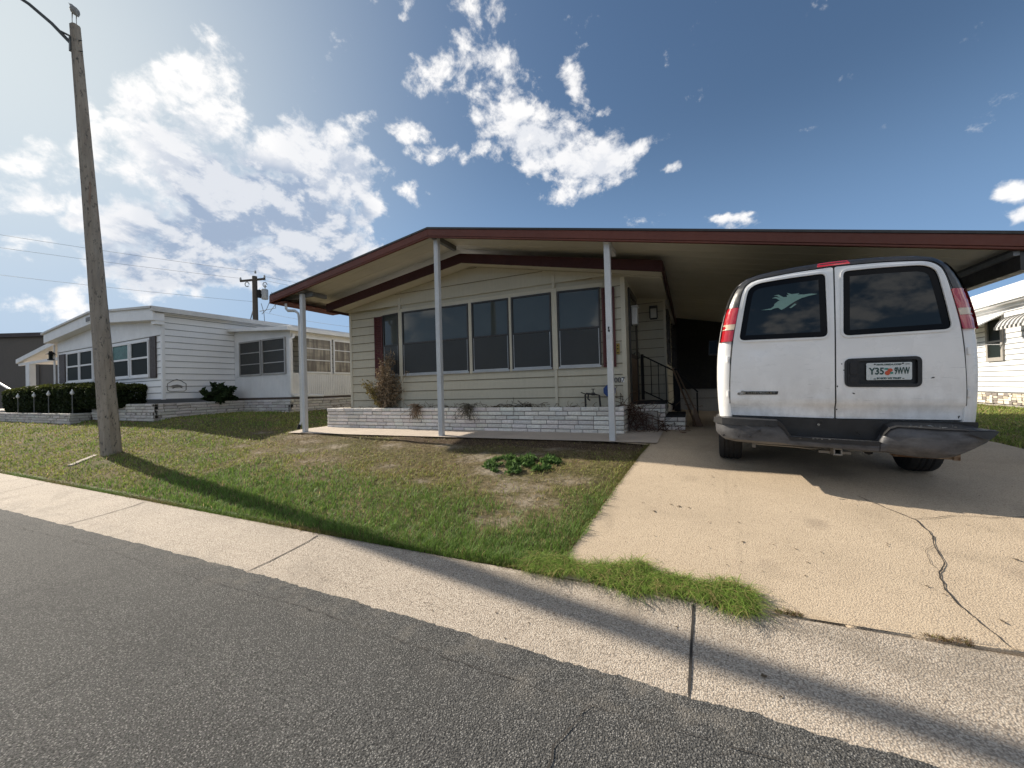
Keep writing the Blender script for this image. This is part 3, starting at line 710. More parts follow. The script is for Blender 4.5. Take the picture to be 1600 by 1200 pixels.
# ------------------------------------------------------------------ lawn blades
def make_grass():
    N = 590000
    th = RNG.uniform(R(-86), R(48), N)                # bearing from +Y
    u = RNG.random(N); r0, r1 = 2.55, 34.0
    r = r0*(r1/r0)**u
    X = r*np.sin(th); Y = r*np.cos(th)
    hx = (X-HX)*math.cos(TH)+(Y-HY)*math.sin(TH); hy = -(X-HX)*math.sin(TH)+(Y-HY)*math.cos(TH)
    nz = np.array([mnoise.noise((x*1.4, y*1.4, 0)) for x, y in zip(X[::1], Y[::1])])
    nz2 = np.array([mnoise.noise((x*5, y*5, 4)) for x, y in zip(X, Y)])
    ok = (Y > y_back(X)+.015+.025*nz2) & ((X < x_drive(Y)+.02+.03*nz2) | (X > 3.45))
    ok &= ~((hx > -7.38) & (hy > -1.33+.03*nz2) & (X < 3.45) & (hy < 14))      # walkway, house
    ok &= ~((X < -12.2) & (Y > 8.0)) & ~((X < -14.7) & (Y > 5.5)) & ~((X < -19.2) & (Y > 5.05))
    ok &= ~((X > 8.15) & (Y > 10))
    sand = sand_amt(X, Y); dry = dry_amt(X, Y)
    keep = 1-np.clip(sand*1.5+nz2*.7, 0, .96)
    keep *= 1-.86*np.clip(dry+nz*.55+nz2*.4, 0, 1)
    keep *= .62+.38*np.clip(nz2*1.5+.8, 0, 1)
    ok &= RNG.random(N) < keep
    X, Y, r, nz, nz2, dry, sand = [a[ok] for a in (X, Y, r, nz, nz2, dry, sand)]
    n = len(X)
    near = sstep(1.9, .3, Y-y_back(X))*sstep(-9.5, -5.5, X)   # lush strip along the gutter
    edge = sstep(.25, .0, Y-y_back(X))
    g = np.clip(near*.85+.40+nz*.5+nz2*.3-dry*.85, 0, 1)
    h = (.028+.030*g+.012*RNG.random(n))*(.75+.25*(r/4)**.5)*(1+.5*edge*near)
    h *= .80+.55*np.clip(nz2+.45, 0, 1)*(.6+.4*near)+.05*near
    h = np.where(X > 3.4, h*1.2, h)
    wd = .0052*(r/4)**.85*(.7+.6*RNG.random(n))
    a = RNG.random(n)*2*np.pi; ln = (.35+.9*RNG.random(n))*(1.25-.4*g)
    dx, dy = np.cos(a)*ln*h, np.sin(a)*ln*h
    z = zg(X, Y)-.012
    px, py = -np.sin(a)*wd/2, np.cos(a)*wd/2
    V = np.empty((n, 5, 3))
    V[:, 0] = np.stack([X-px, Y-py, z], 1); V[:, 1] = np.stack([X+px, Y+py, z], 1)
    V[:, 2] = np.stack([X+px*.8+dx*.4, Y+py*.8+dy*.4, z+h*.62], 1); V[:, 3] = np.stack([X-px*.8+dx*.4, Y-py*.8+dy*.4, z+h*.62], 1)
    V[:, 4] = np.stack([X+dx, Y+dy, z+h*.95], 1)
    i = np.arange(n)*5
    T = np.concatenate([np.stack([i, i+1, i+2], 1), np.stack([i, i+2, i+3], 1), np.stack([i+3, i+2, i+4], 1)])
    green = np.array([.150, .245, .052]); yel = np.array([.27, .295, .075]); brn = np.array([.40, .305, .155])
    t1 = np.clip((g-.25)/.5, 0, 1)[:, None]
    c = yel*(1-t1)+green*t1
    straw = (RNG.random(n) < (.06+.66*np.clip(dry, 0, 1)+.10*(1-g)))[:, None]
    brn = brn*(1-.55*np.clip(dry, 0, 1)[:, None])
    c = np.where(straw, brn*(.6+.6*RNG.random((n, 1))), c)*(.65+.7*RNG.random((n, 1)))
    o = np_mesh('lawn_grass', V.reshape(-1, 3), T, M_grass, None, np.repeat(c, 5, 0))
    tag(o, 'patchy lawn of green, yellow and straw coloured grass between gutter and house', 'grass', kind='stuff')
make_grass()
def blades(pos_, hgt, wid, lean, cols, name, parent=None, segs=3, zf=None, bias=(0, 0), droop=.5):
    """long arching blades: pos_ (n,3)"""
    n = len(pos_); a = RNG.random(n)*2*np.pi
    h = hgt*(.5+.8*RNG.random(n)); l = lean*(.3+.9*RNG.random(n))*h
    dx, dy = np.cos(a)*l+bias[0]*h, np.sin(a)*l+bias[1]*h
    w_ = wid*(.6+.7*RNG.random(n)); px, py = -np.sin(a)*w_/2, np.cos(a)*w_/2
    rows = []
    for k in range(segs+1):
        t = k/segs; q = t**1.6; zz = h*(t-droop*t**3*.8)
        f = (1-t)**.6 if k < segs else .04
        cx, cy, cz = pos_[:, 0]+dx*q, pos_[:, 1]+dy*q, pos_[:, 2]+zz
        if zf is not None: cz = np.maximum(cz, zf(cx, cy)+.004)
        rows.append(np.stack([cx-px*f, cy-py*f, cz], 1)); rows.append(np.stack([cx+px*f, cy+py*f, cz], 1))
    V = np.stack(rows, 1); m = 2*(segs+1); i = np.arange(n)*m
    F = np.concatenate([np.stack([i+2*k, i+2*k+1, i+2*k+3, i+2*k+2], 1) for k in range(segs)])
    c = np.repeat(cols, m, 0)
    return np_mesh(name, V.reshape(-1, 3), F, M_grass, parent, c)
def overgrown():
    n = 9000
    t = RNG.random(n)**.85; X = lerp(-1.3, .22, t)
    wd = (.05+.17*np.sin(np.clip(t, 0, 1)*np.pi*.62+.5))*(.75+.35*np.sin(X*9.0)+.2*np.sin(X*23))
    Y = y_back(X)+.03+(RNG.random(n)-.42)*wd*1.5+.04
    Y = np.where(X > -.2, Y-.05*(X+.2)/.4, Y)
    z = np.maximum(zg(X, Y), -1.40)
    c = np.array([.19, .29, .055])*(.45+1.0*RNG.random((n, 1)))
    s = RNG.random((n, 1)) < .22; c = np.where(s, np.array([.42, .34, .15])*(.6+.6*RNG.random((n, 1))), c)
    o = blades(np.stack([X, Y, z], 1), .135, .0040, 1.15, c, 'long_grass', segs=4, zf=lambda x, y: np.full_like(x, -1.43), bias=(.15, -.28), droop=.85)
    tag(o, 'overgrown tongue of long grass lying along the gutter at the foot of the driveway', 'grass', kind='stuff')
    n = 1500; X = RNG.uniform(.3, 1.45, n); Y = y_back(X)+RNG.normal(.0, .012, n); k = (np.sin(X*19)+np.sin(X*7.3)) > .5
    X, Y = X[k], Y[k]; n = len(X)
    c = np.where(RNG.random((n, 1)) < .7, np.array([.16, .10, .055]), np.array([.14, .14, .03]))*(.6+.7*RNG.random((n, 1)))
    o = blades(np.stack([X, Y, np.full(n, -1.375)], 1), .028, .004, 1.2, c, 'joint_weeds')
    tag(o, 'low dry weeds growing in the joint between driveway and gutter', 'weeds', kind='stuff')
overgrown()
def edge_fringe():
    """ragged grass hanging over the gutter and the drive edge"""
    n = 16000; X = RNG.uniform(-14, -1.0, n)**1.0; Y = y_back(X)+RNG.normal(.01, .02, n); z = np.full(n, -1.385)
    n2 = 6000; Y2 = RNG.uniform(2.8, 5.9, n2); X2 = x_drive(Y2)-np.abs(RNG.normal(0, .03, n2)); z2 = zg(X2, Y2)-.01
    P = np.concatenate([np.stack([X, Y, z], 1), np.stack([X2, Y2, z2], 1)])
    n = len(P); g = np.clip(.75+.5*np.sin(P[:, 0]*2.1)+RNG.normal(0, .3, n), 0, 1)[:, None]
    c = (np.array([.24, .18, .08])*(1-g)+np.array([.14, .23, .04])*g)*(.5+.8*RNG.random((n, 1)))
    o = blades(P, .05, .0045, .9, c, 'edge_grass')
    tag(o, 'ragged fringe of grass along the gutter and driveway edges', 'grass', kind='stuff')
edge_fringe()
def thatch():
    n = 60000; X = RNG.uniform(-10, -.8, n); Y = RNG.uniform(3.0, 6.2, n)
    p = np.clip(dry_amt(X, Y)*.55+sand_amt(X, Y)*.5, 0, 1); k = (RNG.random(n) < p) & (X < x_drive(Y)) & (Y < slab_front(X)+.04) & (Y > y_back(X)+.1); X, Y = X[k], Y[k]; n = len(X)
    c = np.where(RNG.random((n, 1)) < .6, np.array([.17, .12, .08]), np.array([.34, .27, .17]))*(.4+.9*RNG.random((n, 1)))
    o = blades(np.stack([X, Y, zg(X, Y)+.004], 1), .014, .007, 3.2, c, 'thatch', segs=2, droop=.4)
    tag(o, 'dead brown thatch and leaf bits lying on the worn lawn in front of the walkway', 'thatch', kind='stuff')
thatch()

# ------------------------------------------------------------------ the tan house
def siding(mb, a, b, z0, top, lap=.203, proud=.014, n=1, zstart=None, mi=0, flip=False, lip=.011):
    """lapped boards from plan point a to b; top is a number or a function of the distance along the wall"""
    a = Vector(a); b = Vector(b); Lw = (b-a).length; d = (b-a)/Lw; nr = Vector((d.y, -d.x))*(-1 if flip else 1)
    tf = top if callable(top) else (lambda s: top)
    ss = [Lw*i/n for i in range(n+1)]; zmax = max(tf(s) for s in ss)
    k = 0; z = zstart if zstart is not None else z0
    while z < zmax:
        zn = z+lap
        for i in range(n):
            s0, s1 = ss[i], ss[i+1]; t0, t1 = tf(s0), tf(s1)
            lo = max(z, z0)
            if lo >= max(t0, t1): continue
            h0, h1 = min(zn, t0), min(zn, t1); h0, h1 = max(h0, lo), max(h1, lo)
            def P(s, zz): 
                f = 1-(zz-z)/lap; q = a+d*s+nr*proud*f; return (q.x, q.y, zz)
            def B(s, zz): q = a+d*s-nr*.002; return (q.x, q.y, zz)
            mb.add([P(s0, lo), P(s1, lo), P(s1, h1), P(s0, h0), B(s0, lo), B(s1, lo)], [(0, 1, 2, 3), (0, 4, 5, 1)], mi)
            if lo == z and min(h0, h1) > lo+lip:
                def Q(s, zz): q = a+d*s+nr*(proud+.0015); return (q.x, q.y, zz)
                mb.add([Q(s0, lo-.002), Q(s1, lo-.002), Q(s1, lo+lip), Q(s0, lo+lip)], [(0, 1, 2, 3)], 1)  # dark lip strip: lap shadow and seam dirt put into the colour
        z = zn
    # the solid wall behind the boards
    pts = [(a+d*s) for s in ss]
    vs = []; 
    for p, s in zip(pts, ss):
        q = p-nr*.09; vs += [(p.x, p.y, z0), (p.x, p.y, tf(s)), (q.x, q.y, z0), (q.x, q.y, tf(s))]
    fs = []
    for i in range(n):
        o = 4*i; fs += [(o, o+4, o+5, o+1), (o+2, o+3, o+7, o+6), (o+1, o+5, o+7, o+3)]
    fs += [(0, 1, 3, 2), (4*n, 4*n+2, 4*n+3, 4*n+1)]
    mb.add(vs, fs, mi)
house = thing('mobile_home', 'tan sided mobile home with maroon trim and bow window row, left of the white van', 'house', H(-3.1, 2, -.86))
GX0, GX1, RX = -6.78, .57, -3.1
def gable(x):                                        # underside of the house roof along the front
    return 2.62-(.152*(RX-x) if x < RX else .198*(x-RX))
mb = MB(FH)
zb = -.55
F = [(-6.78, 0), (-5.75, 0), (-5.07, -.10), (-1.30, -.10), (-.38, 0), (0, 0)]
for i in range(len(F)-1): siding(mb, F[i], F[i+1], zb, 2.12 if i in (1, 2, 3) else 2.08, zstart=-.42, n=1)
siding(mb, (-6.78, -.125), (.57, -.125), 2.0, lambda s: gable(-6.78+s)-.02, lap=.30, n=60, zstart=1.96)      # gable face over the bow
mb.build('front_wall', [M_tan, M_tanshade], house)
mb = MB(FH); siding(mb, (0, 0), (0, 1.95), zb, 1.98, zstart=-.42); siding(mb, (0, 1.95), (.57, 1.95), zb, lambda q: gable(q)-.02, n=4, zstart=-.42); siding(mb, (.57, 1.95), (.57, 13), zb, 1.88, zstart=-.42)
mb.build('side_wall', [M_tan, M_tanshade], house)
mb = MB(FH); siding(mb, (-6.78, 12), (-6.78, 0), zb, 2.1, zstart=-.42); mb.build('side_wall', [M_tan, M_tanshade], house)
mb = MB(FH); mb.box(-6.7, .5, .12, 12.9, -.86, -.5); mb.build('skirting', M_grey, house)
mb = MB(FH); mb.hexa([(0, -.03, gable(0)-.03), (.66, -.03, gable(.66)-.03), (.66, 1.95, gable(.66)-.03), (0, 1.95, gable(0)-.03)], [(0, -.03, gable(0)-.014), (.66, -.03, gable(.66)-.014), (.66, 1.95, gable(.66)-.014), (0, 1.95, gable(0)-.014)])
mb.build('porch_ceiling', M_ceil, house)
# roof slabs and the maroon board round the eaves
mb = MB(FH)
def roof_slab(mb, x0, x1, y0, y1, zf, th):
    mb.hexa([(x0, y0, zf(x0)), (x1, y0, zf(x1)), (x1, y1, zf(x1)), (x0, y1, zf(x0))], [(x0, y0, zf(x0)+th), (x1, y0, zf(x1)+th), (x1, y1, zf(x1)+th), (x0, y1, zf(x0)+th)])
roof_slab(mb, -6.85, RX, -.55, 13, lambda x: gable(x), .06); roof_slab(mb, RX, .66, -.55, 13, lambda x: gable(x), .06)
mb.build('roof', M_rooftop, house)
mb = MB(FH)
def band(mb, pts, y, th, hgt, up=0.0):
    for (x0, z0), (x1, z1) in zip(pts[:-1], pts[1:]):
        mb.hexa([(x0, y, z0-hgt), (x1, y, z1-hgt), (x1, y+th, z1-hgt), (x0, y+th, z0-hgt)], [(x0, y, z0+up), (x1, y, z1+up), (x1, y+th, z1+up), (x0, y+th, z0+up)])
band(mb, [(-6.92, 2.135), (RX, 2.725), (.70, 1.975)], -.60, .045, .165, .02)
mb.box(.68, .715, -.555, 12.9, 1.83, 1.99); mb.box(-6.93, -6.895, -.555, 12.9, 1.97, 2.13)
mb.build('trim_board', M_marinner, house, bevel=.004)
# soffit between trim and gable wall
mb = MB(FH)
for x0, x1 in ((-6.9, RX), (RX, .68)):
    mb.hexa([(x0, -.55, gable(x0)-.012), (x1, -.55, gable(x1)-.012), (x1, -.03, gable(x1)-.012), (x0, -.03, gable(x0)-.012)], [(x0, -.55, gable(x0)), (x1, -.55, gable(x1)), (x1, -.03, gable(x1)), (x0, -.03, gable(x0))])
mb.build('soffit', M_ceil, house)
# corner posts and joint strips
mb = MB(FH)
for bx_ in ((-6.80, -6.73, -.022, .05, zb, 2.06), (-.06, .02, -.02, .05, zb, 1.97), (.0, .022, .05, .33, zb, 1.97), (.55, .60, 1.93, 2.02, zb, 1.87)):
    mb = MB(FH); mb.box(*bx_); mb.build('corner_trim', M_tantrim, house, bevel=.004)
for x, y in ((-5.07, -.10), (-1.30, -.10)):
    mb = MB(FH); mb.box(x-.055, x+.055, y-.03, y+.03, .33, 1.90); mb.box(x-.028, x+.028, y-.03, y+.03, zb, .33); mb.box(x-.03, x+.03, y-.045, y+.0, 1.90, 2.17); mb.build('mullion', M_tantrim, house, bevel=.004)
for x0, x1 in ((-3.22, -3.145), (-2.27, -2.215)): mb = MB(FH); mb.box(x0, x1, -.135, -.09, .33, 1.86); mb.build('mullion', M_tantrim, house, bevel=.004)
for (xa, ya), (xb, yb) in ((F[1], F[2]), (F[2], F[3]), (F[3], F[4])):
    mb = MB(FH); mb.bar((xa, ya-.012, 1.875), (xb, yb-.012, 1.875), .035, .085); mb.build('head_trim', M_tantrim, house, bevel=.004)
def sash_window(xa, xb, pa, pb, z0=.375, z1=1.835, zm=1.09):
    """two sashes between plan points on one facet: frame > upper pane, lower screened pane, sill"""
    a = Vector(pa); b = Vector(pb); d = (b-a).normalized(); nr = Vector((d.y, -d.x)); 
    def P(s, out, z): q = a+d*s+nr*out; return (q.x, q.y, z)
    s0 = (xa-a.x)/d.x; s1 = (xb-a.x)/d.x
    def bx(mb, u0, u1, o0, o1, za, zb_): mb.hexa([P(u0, o1, za), P(u1, o1, za), P(u1, o0, za), P(u0, o0, za)], [P(u0, o1, zb_), P(u1, o1, zb_), P(u1, o0, zb_), P(u0, o0, zb_)])
    m = MB(FH); fw = .032
    bx(m, s0, s0+fw, .0, .045, z0, z1); bx(m, s1-fw, s1, .0, .045, z0, z1); bx(m, s0+fw, s1-fw, .0, .045, z1-fw, z1); bx(m, s0+fw, s1-fw, .0, .040, zm-.018, zm+.018)
    o = m.build('window', M_bronze, house, bevel=.003)
    m = MB(FH); bx(m, s0+fw+.001, s1-fw-.001, .004, .022, zm+.019, z1-fw-.001); m.build('upper_pane', M_glass, o)
    m = MB(FH); bx(m, s0+fw+.012, s1-fw-.012, .004, .034, z0+.03, zm-.02); m.build('screen_pane', M_screen, o)
    m = MB(FH); bx(m, s0+.004, s1-.004, .0, .055, z0-.035, z0+.002)
    bx(m, s0+fw-.004, s0+fw+.012, .0, .037, z0+.03, zm-.02); bx(m, s1-fw-.012, s1-fw+.004, .0, .037, z0+.03, zm-.02); bx(m, s0+fw, s1-fw, .0, .037, z0+.004, z0+.03)
    k = s0+.03
    while k < s1-.04: bx(m, k, k+.03, .054, .060, z0-.036, z0-.012); k += .055
    m.build('sill', M_alum, o)
sash_window(-5.66, -5.125, F[1], F[2]); sash_window(-5.01, -3.225, F[2], F[3]); sash_window(-3.14, -2.27, F[2], F[3]); sash_window(-2.21, -1.36, F[2], F[3]); sash_window(-1.24, -.435, F[3], F[4])
def louvre_shutter(x0, x1, z0, z1, y=-.018):
    m = MB(FH); m.box(x0, x0+.03, y-.03, y, z0, z1); m.box(x1-.03, x1, y-.03, y, z0, z1); m.box(x0, x1, y-.012, y, z0, z1)
    z = z0
    while z < z1-.02: m.hexa([(x0+.03, y-.03, z), (x1-.03, y-.03, z), (x1-.03, y-.012, z), (x0+.03, y-.012, z)], [(x0+.03, y-.026, z+.012), (x1-.03, y-.026, z+.012), (x1-.03, y-.012, z+.03), (x0+.03, y-.012, z+.03)]); z += .045
    m.build('shutter', M_maroond, house)
louvre_shutter(-5.95, -5.70, .345, 1.82); louvre_shutter(-.40, -.165, .335, 1.80)
# entrance door in the recess, facing the carport
m = MB(FH)
m.box(.014, .05, .36, .44, -.42, 1.86); m.box(.014, .05, 1.40, 1.48, -.42, 1.86); m.box(.014, .05, .44, 1.40, 1.78, 1.86)
dr = m.build('door', M_bronze, house, bevel=.003)
m = MB(FH); m.box(.016, .036, .45, 1.39, -.40, .52); m.build('lower_panel', M_wood, dr)
m = MB(FH); m.box(.016, .034, .53, 1.31, .60, 1.72); m.build('glass', M_glass, dr)
m = MB(FH); m.box(.016, .040, .45, .53, .52, 1.775); m.box(.016, .040, 1.31, 1.39, .52, 1.775); m.box(.016, .040, .53, 1.31, .52, .60); m.box(.016, .040, .53, 1.31, 1.72, 1.775); m.build('door_frame', M_brown, dr)
m = MB(FH); m.tube([(.05, 1.33, .55), (.085, 1.33, .55), (.085, 1.33, .67), (.05, 1.33, .67)], .009); m.build('handle', M_black, dr)
# side windows under the carport
for y0, y1 in ((2.5, 3.5), (5.0, 6.2), (8.4, 9.4)):
    m = MB(FH); m.box(.575, .625, y0, y0+.05, .45, 1.75); m.box(.575, .625, y1-.05, y1, .45, 1.75); m.box(.575, .625, y0+.05, y1-.05, 1.70, 1.75); m.box(.575, .625, y0+.05, y1-.05, .45, .50); m.box(.575, .62, y0+.05, y1-.05, 1.06, 1.10)
    o = m.build('window', M_bronze, house)
    m = MB(FH); m.box(.58, .60, y0+.051, y1-.051, 1.101, 1.699); m.box(.58, .60, y0+.051, y1-.051, .501, 1.059); m.build('pane', M_glass, o)
# house number
Mn = FH @ Matrix.Translation((-.120, -.026, .085)) @ Matrix.Rotation(R(90), 4, 'X')
text('007', .135, Mn, M_num, 'house_number', house, .95, .004)
m = MB(FH); m.box(-.085, -.035, -.0225, -.02, .045, .125); m.build('number_backing', M_white, house)

# brick planter and steps: separate bricks laid in courses
def brickwork(mb, p0, p1, z0f, ncourse, h, depth=.09, L0=.34, gap=.014, seed=1, tint=(.77, .735, .68), rough=.008):
    """one face of stacked slump brick from plan point p0 to p1, facing right-hand side of p0->p1"""
    rs = random.Random(seed); a = Vector(p0); b = Vector(p1); d = (b-a); Lw = d.length; d = d/Lw; nr = Vector((d.y, -d.x))
    for c in range(ncourse):
        s = -rs.random()*L0; z = z0f+c*h
        while s < Lw:
            l = L0*rs.uniform(.62, 1.12); s0 = max(0, s); s1 = min(Lw, s+l-gap)
            if s1-s0 > .03:
                o = rs.uniform(-rough, rough); hz = rs.uniform(-.002, .002); tn = rs.uniform(.80, 1.08); col = tuple(min(1, t*tn*rs.uniform(.97, 1.03)) for t in tint)
                nx = max(2, int((s1-s0)/.07)); vs = []; 
                for i in range(nx+1):
                    sx = lerp(s0, s1, i/nx); e = .006 if i in (0, nx) else 0
                    for (zz, oo) in ((z+gap/2, -.004), (z+gap/2+.008, .004), (z+h*.5, .006), (z+h-gap/2-.008, .004), (z+h-gap/2, -.004)):
                        q = a+d*sx+nr*(o+oo-e+rs.uniform(-.004, .004)); vs.append((q.x, q.y, zz+hz))
                    q = a+d*sx-nr*depth; vs.append((q.x, q.y, z+h-gap/2)); vs.append((q.x, q.y, z+gap/2))
                fs = []
                for i in range(nx):
                    for k in range(6): fs.append((i*7+k, (i+1)*7+k, (i+1)*7+k+1, i*7+k+1))
                fs.append(tuple(range(6, -1, -1))); fs.append(tuple(nx*7+k for k in range(7)))
                mb.add(vs, fs, 0, False, col)
            s += l
planter = thing('brick_planter', 'long low white painted brick planter under the bow windows of the tan house', 'planter', H(-3.6, -.2, -.86))
m = MB(FH); zp, hc = -.865, .0815
brickwork(m, (-7.15, -.45), (0, -.45), zp, 6, hc, seed=3); brickwork(m, (0.0, -.44), (0.0, -.012), zp, 6, hc, L0=.30, seed=4); brickwork(m, (-7.15, .4), (-7.15, -.44), zp, 6, hc, seed=5)
m.build('brick_face', M_brick, planter, vcol=True, fix=False)
m = MB(FH); m.box(-7.135, -.015, -.435, -.37, zp, zp+6*hc-.012); m.box(-.08, -.015, -.37, -.02, zp, zp+6*hc-.012); m.box(-7.135, -7.07, -.37, .4, zp, zp+6*hc-.012); m.build('mortar_core', M_mortar, planter)
m = MB(FH); m.box(-7.07, -.08, -.37, -.12, zp, zp+6*hc-.05); m.build('planter_soil', M_brown, planter)
steps = thing('brick_steps', 'two tier white brick entrance steps with black treads beside the brick planter', 'steps', H(.5, .9, -.86))
m = MB(FH)
brickwork(m, (.03, .38), (.62, .38), zp, 6, .0815, L0=.33, seed=6); brickwork(m, (.62, .38), (.95, .38), zp, 3, .0815, L0=.3, seed=7); brickwork(m, (.95, .39), (.95, 1.5), zp, 3, .0815, seed=8); brickwork(m, (.62, .40), (.62, 1.5), zp+3*.0815, 3, .0815, seed=9)
m.build('brick_face', M_brick, steps, vcol=True, fix=False)
m = MB(FH); m.box(.03, .605, .40, 1.5, zp, zp+6*.0815-.012); m.box(.605, .935, .40, 1.5, zp, zp+3*.0815-.012); m.build('mortar_core', M_mortar, steps)
for (x0, x1, z) in ((.035, .625, zp+6*.0815), (.625, .955, zp+3*.0815)):
    m = MB(FH); m.box(x0, x1, .43, 1.5, z-.005, z+.03); m.build('tread', M_tread, steps, bevel=.005)
rail = thing('handrail', 'black iron handrail with balusters beside the entrance steps', 'handrail', H(.45, 1.42, -.37))
m = MB(FH); yr = 1.44
m.box(.10, .16, yr-.03, yr+.03, -.33, .64); m.build('post', M_black, rail)
m = MB(FH); m.box(.74, .86, yr-.06, yr+.06, -.58, .30); m.build('post', M_black, rail)
m = MB(FH); m.bar((.16, yr, .60), (1.0, yr, .12), .035, .03); m.bar((.16, yr, -.16), (.74, yr, -.46), .03, .025); m.build('rail', M_black, rail)
for i in range(4):
    x = .16+.145*(i+1); m = MB(FH); m.box(x-.008, x+.008, yr-.008, yr+.008, -.16-.517*(x-.16), .60-.571*(x-.16)); m.build('baluster', M_black, rail)
m = MB(FH); m.box(1.16, 1.19, 1.42, 1.45, -.86, -.20); m.bar((.86, 1.435, .16), (1.19, 1.435, -.19), .035, .03); m.build('rail', M_black, rail)
brm = thing('broom', 'wooden broom leaning against the black handrail post by the steps', 'broom', H(.98, 1.15, -.86))
m = MB(FH); m.tube([(.80, 1.33, .26), (1.12, 1.12, -.52)], .015, 8); m.build('handle', M_wood, brm)
m = MB(FH); m.hexa([(1.06, 1.06, -.85), (1.24, 1.0, -.85), (1.26, 1.06, -.85), (1.08, 1.12, -.85)], [(1.10, 1.10, -.50), (1.14, 1.09, -.50), (1.145, 1.12, -.50), (1.105, 1.13, -.50)]); m.build('bristles', M_wood, brm)
m = MB(FH); m.bar((.74, 1.20, .30), (1.13, 1.02, -.84), .05, .018); tag(m.build('wood_strip', M_wood, None), 'brown wooden strip leaning on the handrail post by the steps', 'plank')
# wall lamp, letter box, push plate, octagon sign, pipework
lamp = thing('wall_lamp', 'small box wall lamp with white glass in the dark entrance recess', 'wall lamp', H(.36, 1.93, 1.6))
m = MB(FH); m.box(.28, .43, 1.86, 1.948, 1.68, 1.74); m.box(.27, .285, 1.86, 1.948, 1.46, 1.74); m.box(.425, .44, 1.86, 1.948, 1.46, 1.74); m.box(.28, .43, 1.925, 1.948, 1.44, 1.74); m.build('housing', M_bronze, lamp)
m = MB(FH); m.box(.295, .415, 1.855, 1.92, 1.475, 1.675); m.build('lamp_glass', M_lampglass, lamp)
mbx = thing('letter_box', 'white letter box hung on the entrance door', 'letter box', H(.06, 1.0, 1.25))
m = MB(FH); m.box(.045, .15, .62, .84, 1.18, 1.52); m.build('box', M_whitel, mbx, bevel=.006)
m = MB(FH); m.box(.045, .165, .60, .86, 1.525, 1.545); m.build('lid', M_white, mbx)
m = MB(FH); m.box(-.16, -.10, -.035, -.02, .56, .76)
pl = thing('brass_plate', 'small brass plate on the tan wall beside the entrance corner', 'plate', H(-.12, -.03, .56))
m.build('plate', M_brass, pl, bevel=.004)
m = MB(FH)
for z in (.59, .66, .72): m = MB(FH); m.lathe([(0, -.012), (.014, -.012), (.014, 0)], (-.13, -.036, z), 'Y', 12); m.build('button', M_black, pl)
sgn = thing('octagon_sign', 'blue octagonal security sign on a stake behind the porch post, against the tan wall', 'sign', H(-.28, -.2, -.4))
m = MB(FH); oc = [(.115*math.cos(R(22.5+45*k)), .115*math.sin(R(22.5+45*k))) for k in range(8)]
m.prism(oc, -.2, -.192, lambda u, v, d: (-.275+u, d, -.10+v)); m.build('panel', M_blue, sgn)
m = MB(FH); m.tube([(-.275, -.187, -.42), (-.275, -.187, -.02)], .007, 6); m.build('stake', M_gal, sgn)
gas = thing('pipework', 'dark water pipe with valves rising from the brick planter against the tan wall', 'pipe', H(-.75, -.2, -.4))
m = MB(FH); m.tube([(-.72, -.2, -.45), (-.72, -.2, -.17), (-.70, -.2, -.145), (-.55, -.2, -.16), (-.46, -.2, -.18), (-.44, -.2, -.45)], .018, 8); m.build('pipe', M_pipe, gas)
m = MB(FH); m.lathe([(0, -.03), (.03, -.03), (.03, .03), (0, .03)], (-.57, -.2, -.155), 'X', 10); m.tube([(-.57, -.2, -.15), (-.57, -.2, -.07)], .009, 6); m.lathe([(0, 0), (.035, 0), (.035, .012), (0, .012)], (-.57, -.2, -.07), 'Z', 10); m.build('valve', M_pipe, gas)
m = MB(FH); m.tube([(-.72, -.2, -.15), (-.80, -.2, -.12)], .01, 6); m.build('pipe', M_pipe, gas); m = MB(FH); m.tube([(-.66, -.2, -.16), (-.66, -.25, -.24), (-.62, -.25, -.27)], .015, 7); m.build('spout', M_pipe, gas)

# ------------------------------------------------------------------ carport canopy over the front and the drive
canopy = thing('carport', 'cream ceilinged carport canopy with maroon fascia reaching from the house front over the driveway', 'carport', H(0, 2, -.86))
CX0, CXR, CX1, CY0 = -7.76, -3.28, 4.42, -1.42
def ctop(x): return 3.01-(.152*(CXR-x) if x < CXR else .2028*(x-CXR))
m = MB(FH)
for x0, x1, y1 in ((CX0, CXR, .36), (CXR, CX1, 6.55)): roof_slab(m, x0, x1, CY0+.05, y1, lambda x: ctop(x)-.075, .07)
m.build('roof_panel', M_rooftop, canopy)
m = MB(FH)
for x0, x1, y1 in ((CX0+.06, CXR, .30), (CXR, CX1-.05, 6.5)):
    y = CY0+.05
    while y < y1-.05:
        ye = min(y+.305, y1); zf = lambda x: ctop(x)-.093
        m.hexa([(x0, y+.012, zf(x0)), (x1, y+.012, zf(x1)), (x1, ye-.003, zf(x1)), (x0, ye-.003, zf(x0))], [(x0, y+.003, zf(x0)+.017), (x1, y+.003, zf(x1)+.017), (x1, ye, zf(x1)+.017), (x0, ye, zf(x0)+.017)])
        y = ye
m.build('ceiling', M_ceil, canopy)
m = MB(FH); pf = [(CX0, ctop(CX0)), (CXR, ctop(CXR)), (CX1, ctop(CX1))]
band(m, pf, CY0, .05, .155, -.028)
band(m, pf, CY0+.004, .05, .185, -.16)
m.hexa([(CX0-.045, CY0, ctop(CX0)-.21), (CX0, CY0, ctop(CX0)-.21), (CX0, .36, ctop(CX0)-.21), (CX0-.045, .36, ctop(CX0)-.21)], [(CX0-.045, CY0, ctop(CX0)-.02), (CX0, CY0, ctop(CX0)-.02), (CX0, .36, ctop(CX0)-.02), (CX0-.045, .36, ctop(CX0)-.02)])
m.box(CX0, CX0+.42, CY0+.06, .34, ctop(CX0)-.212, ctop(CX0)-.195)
m.build('fascia', M_maroon, canopy, bevel=.004)
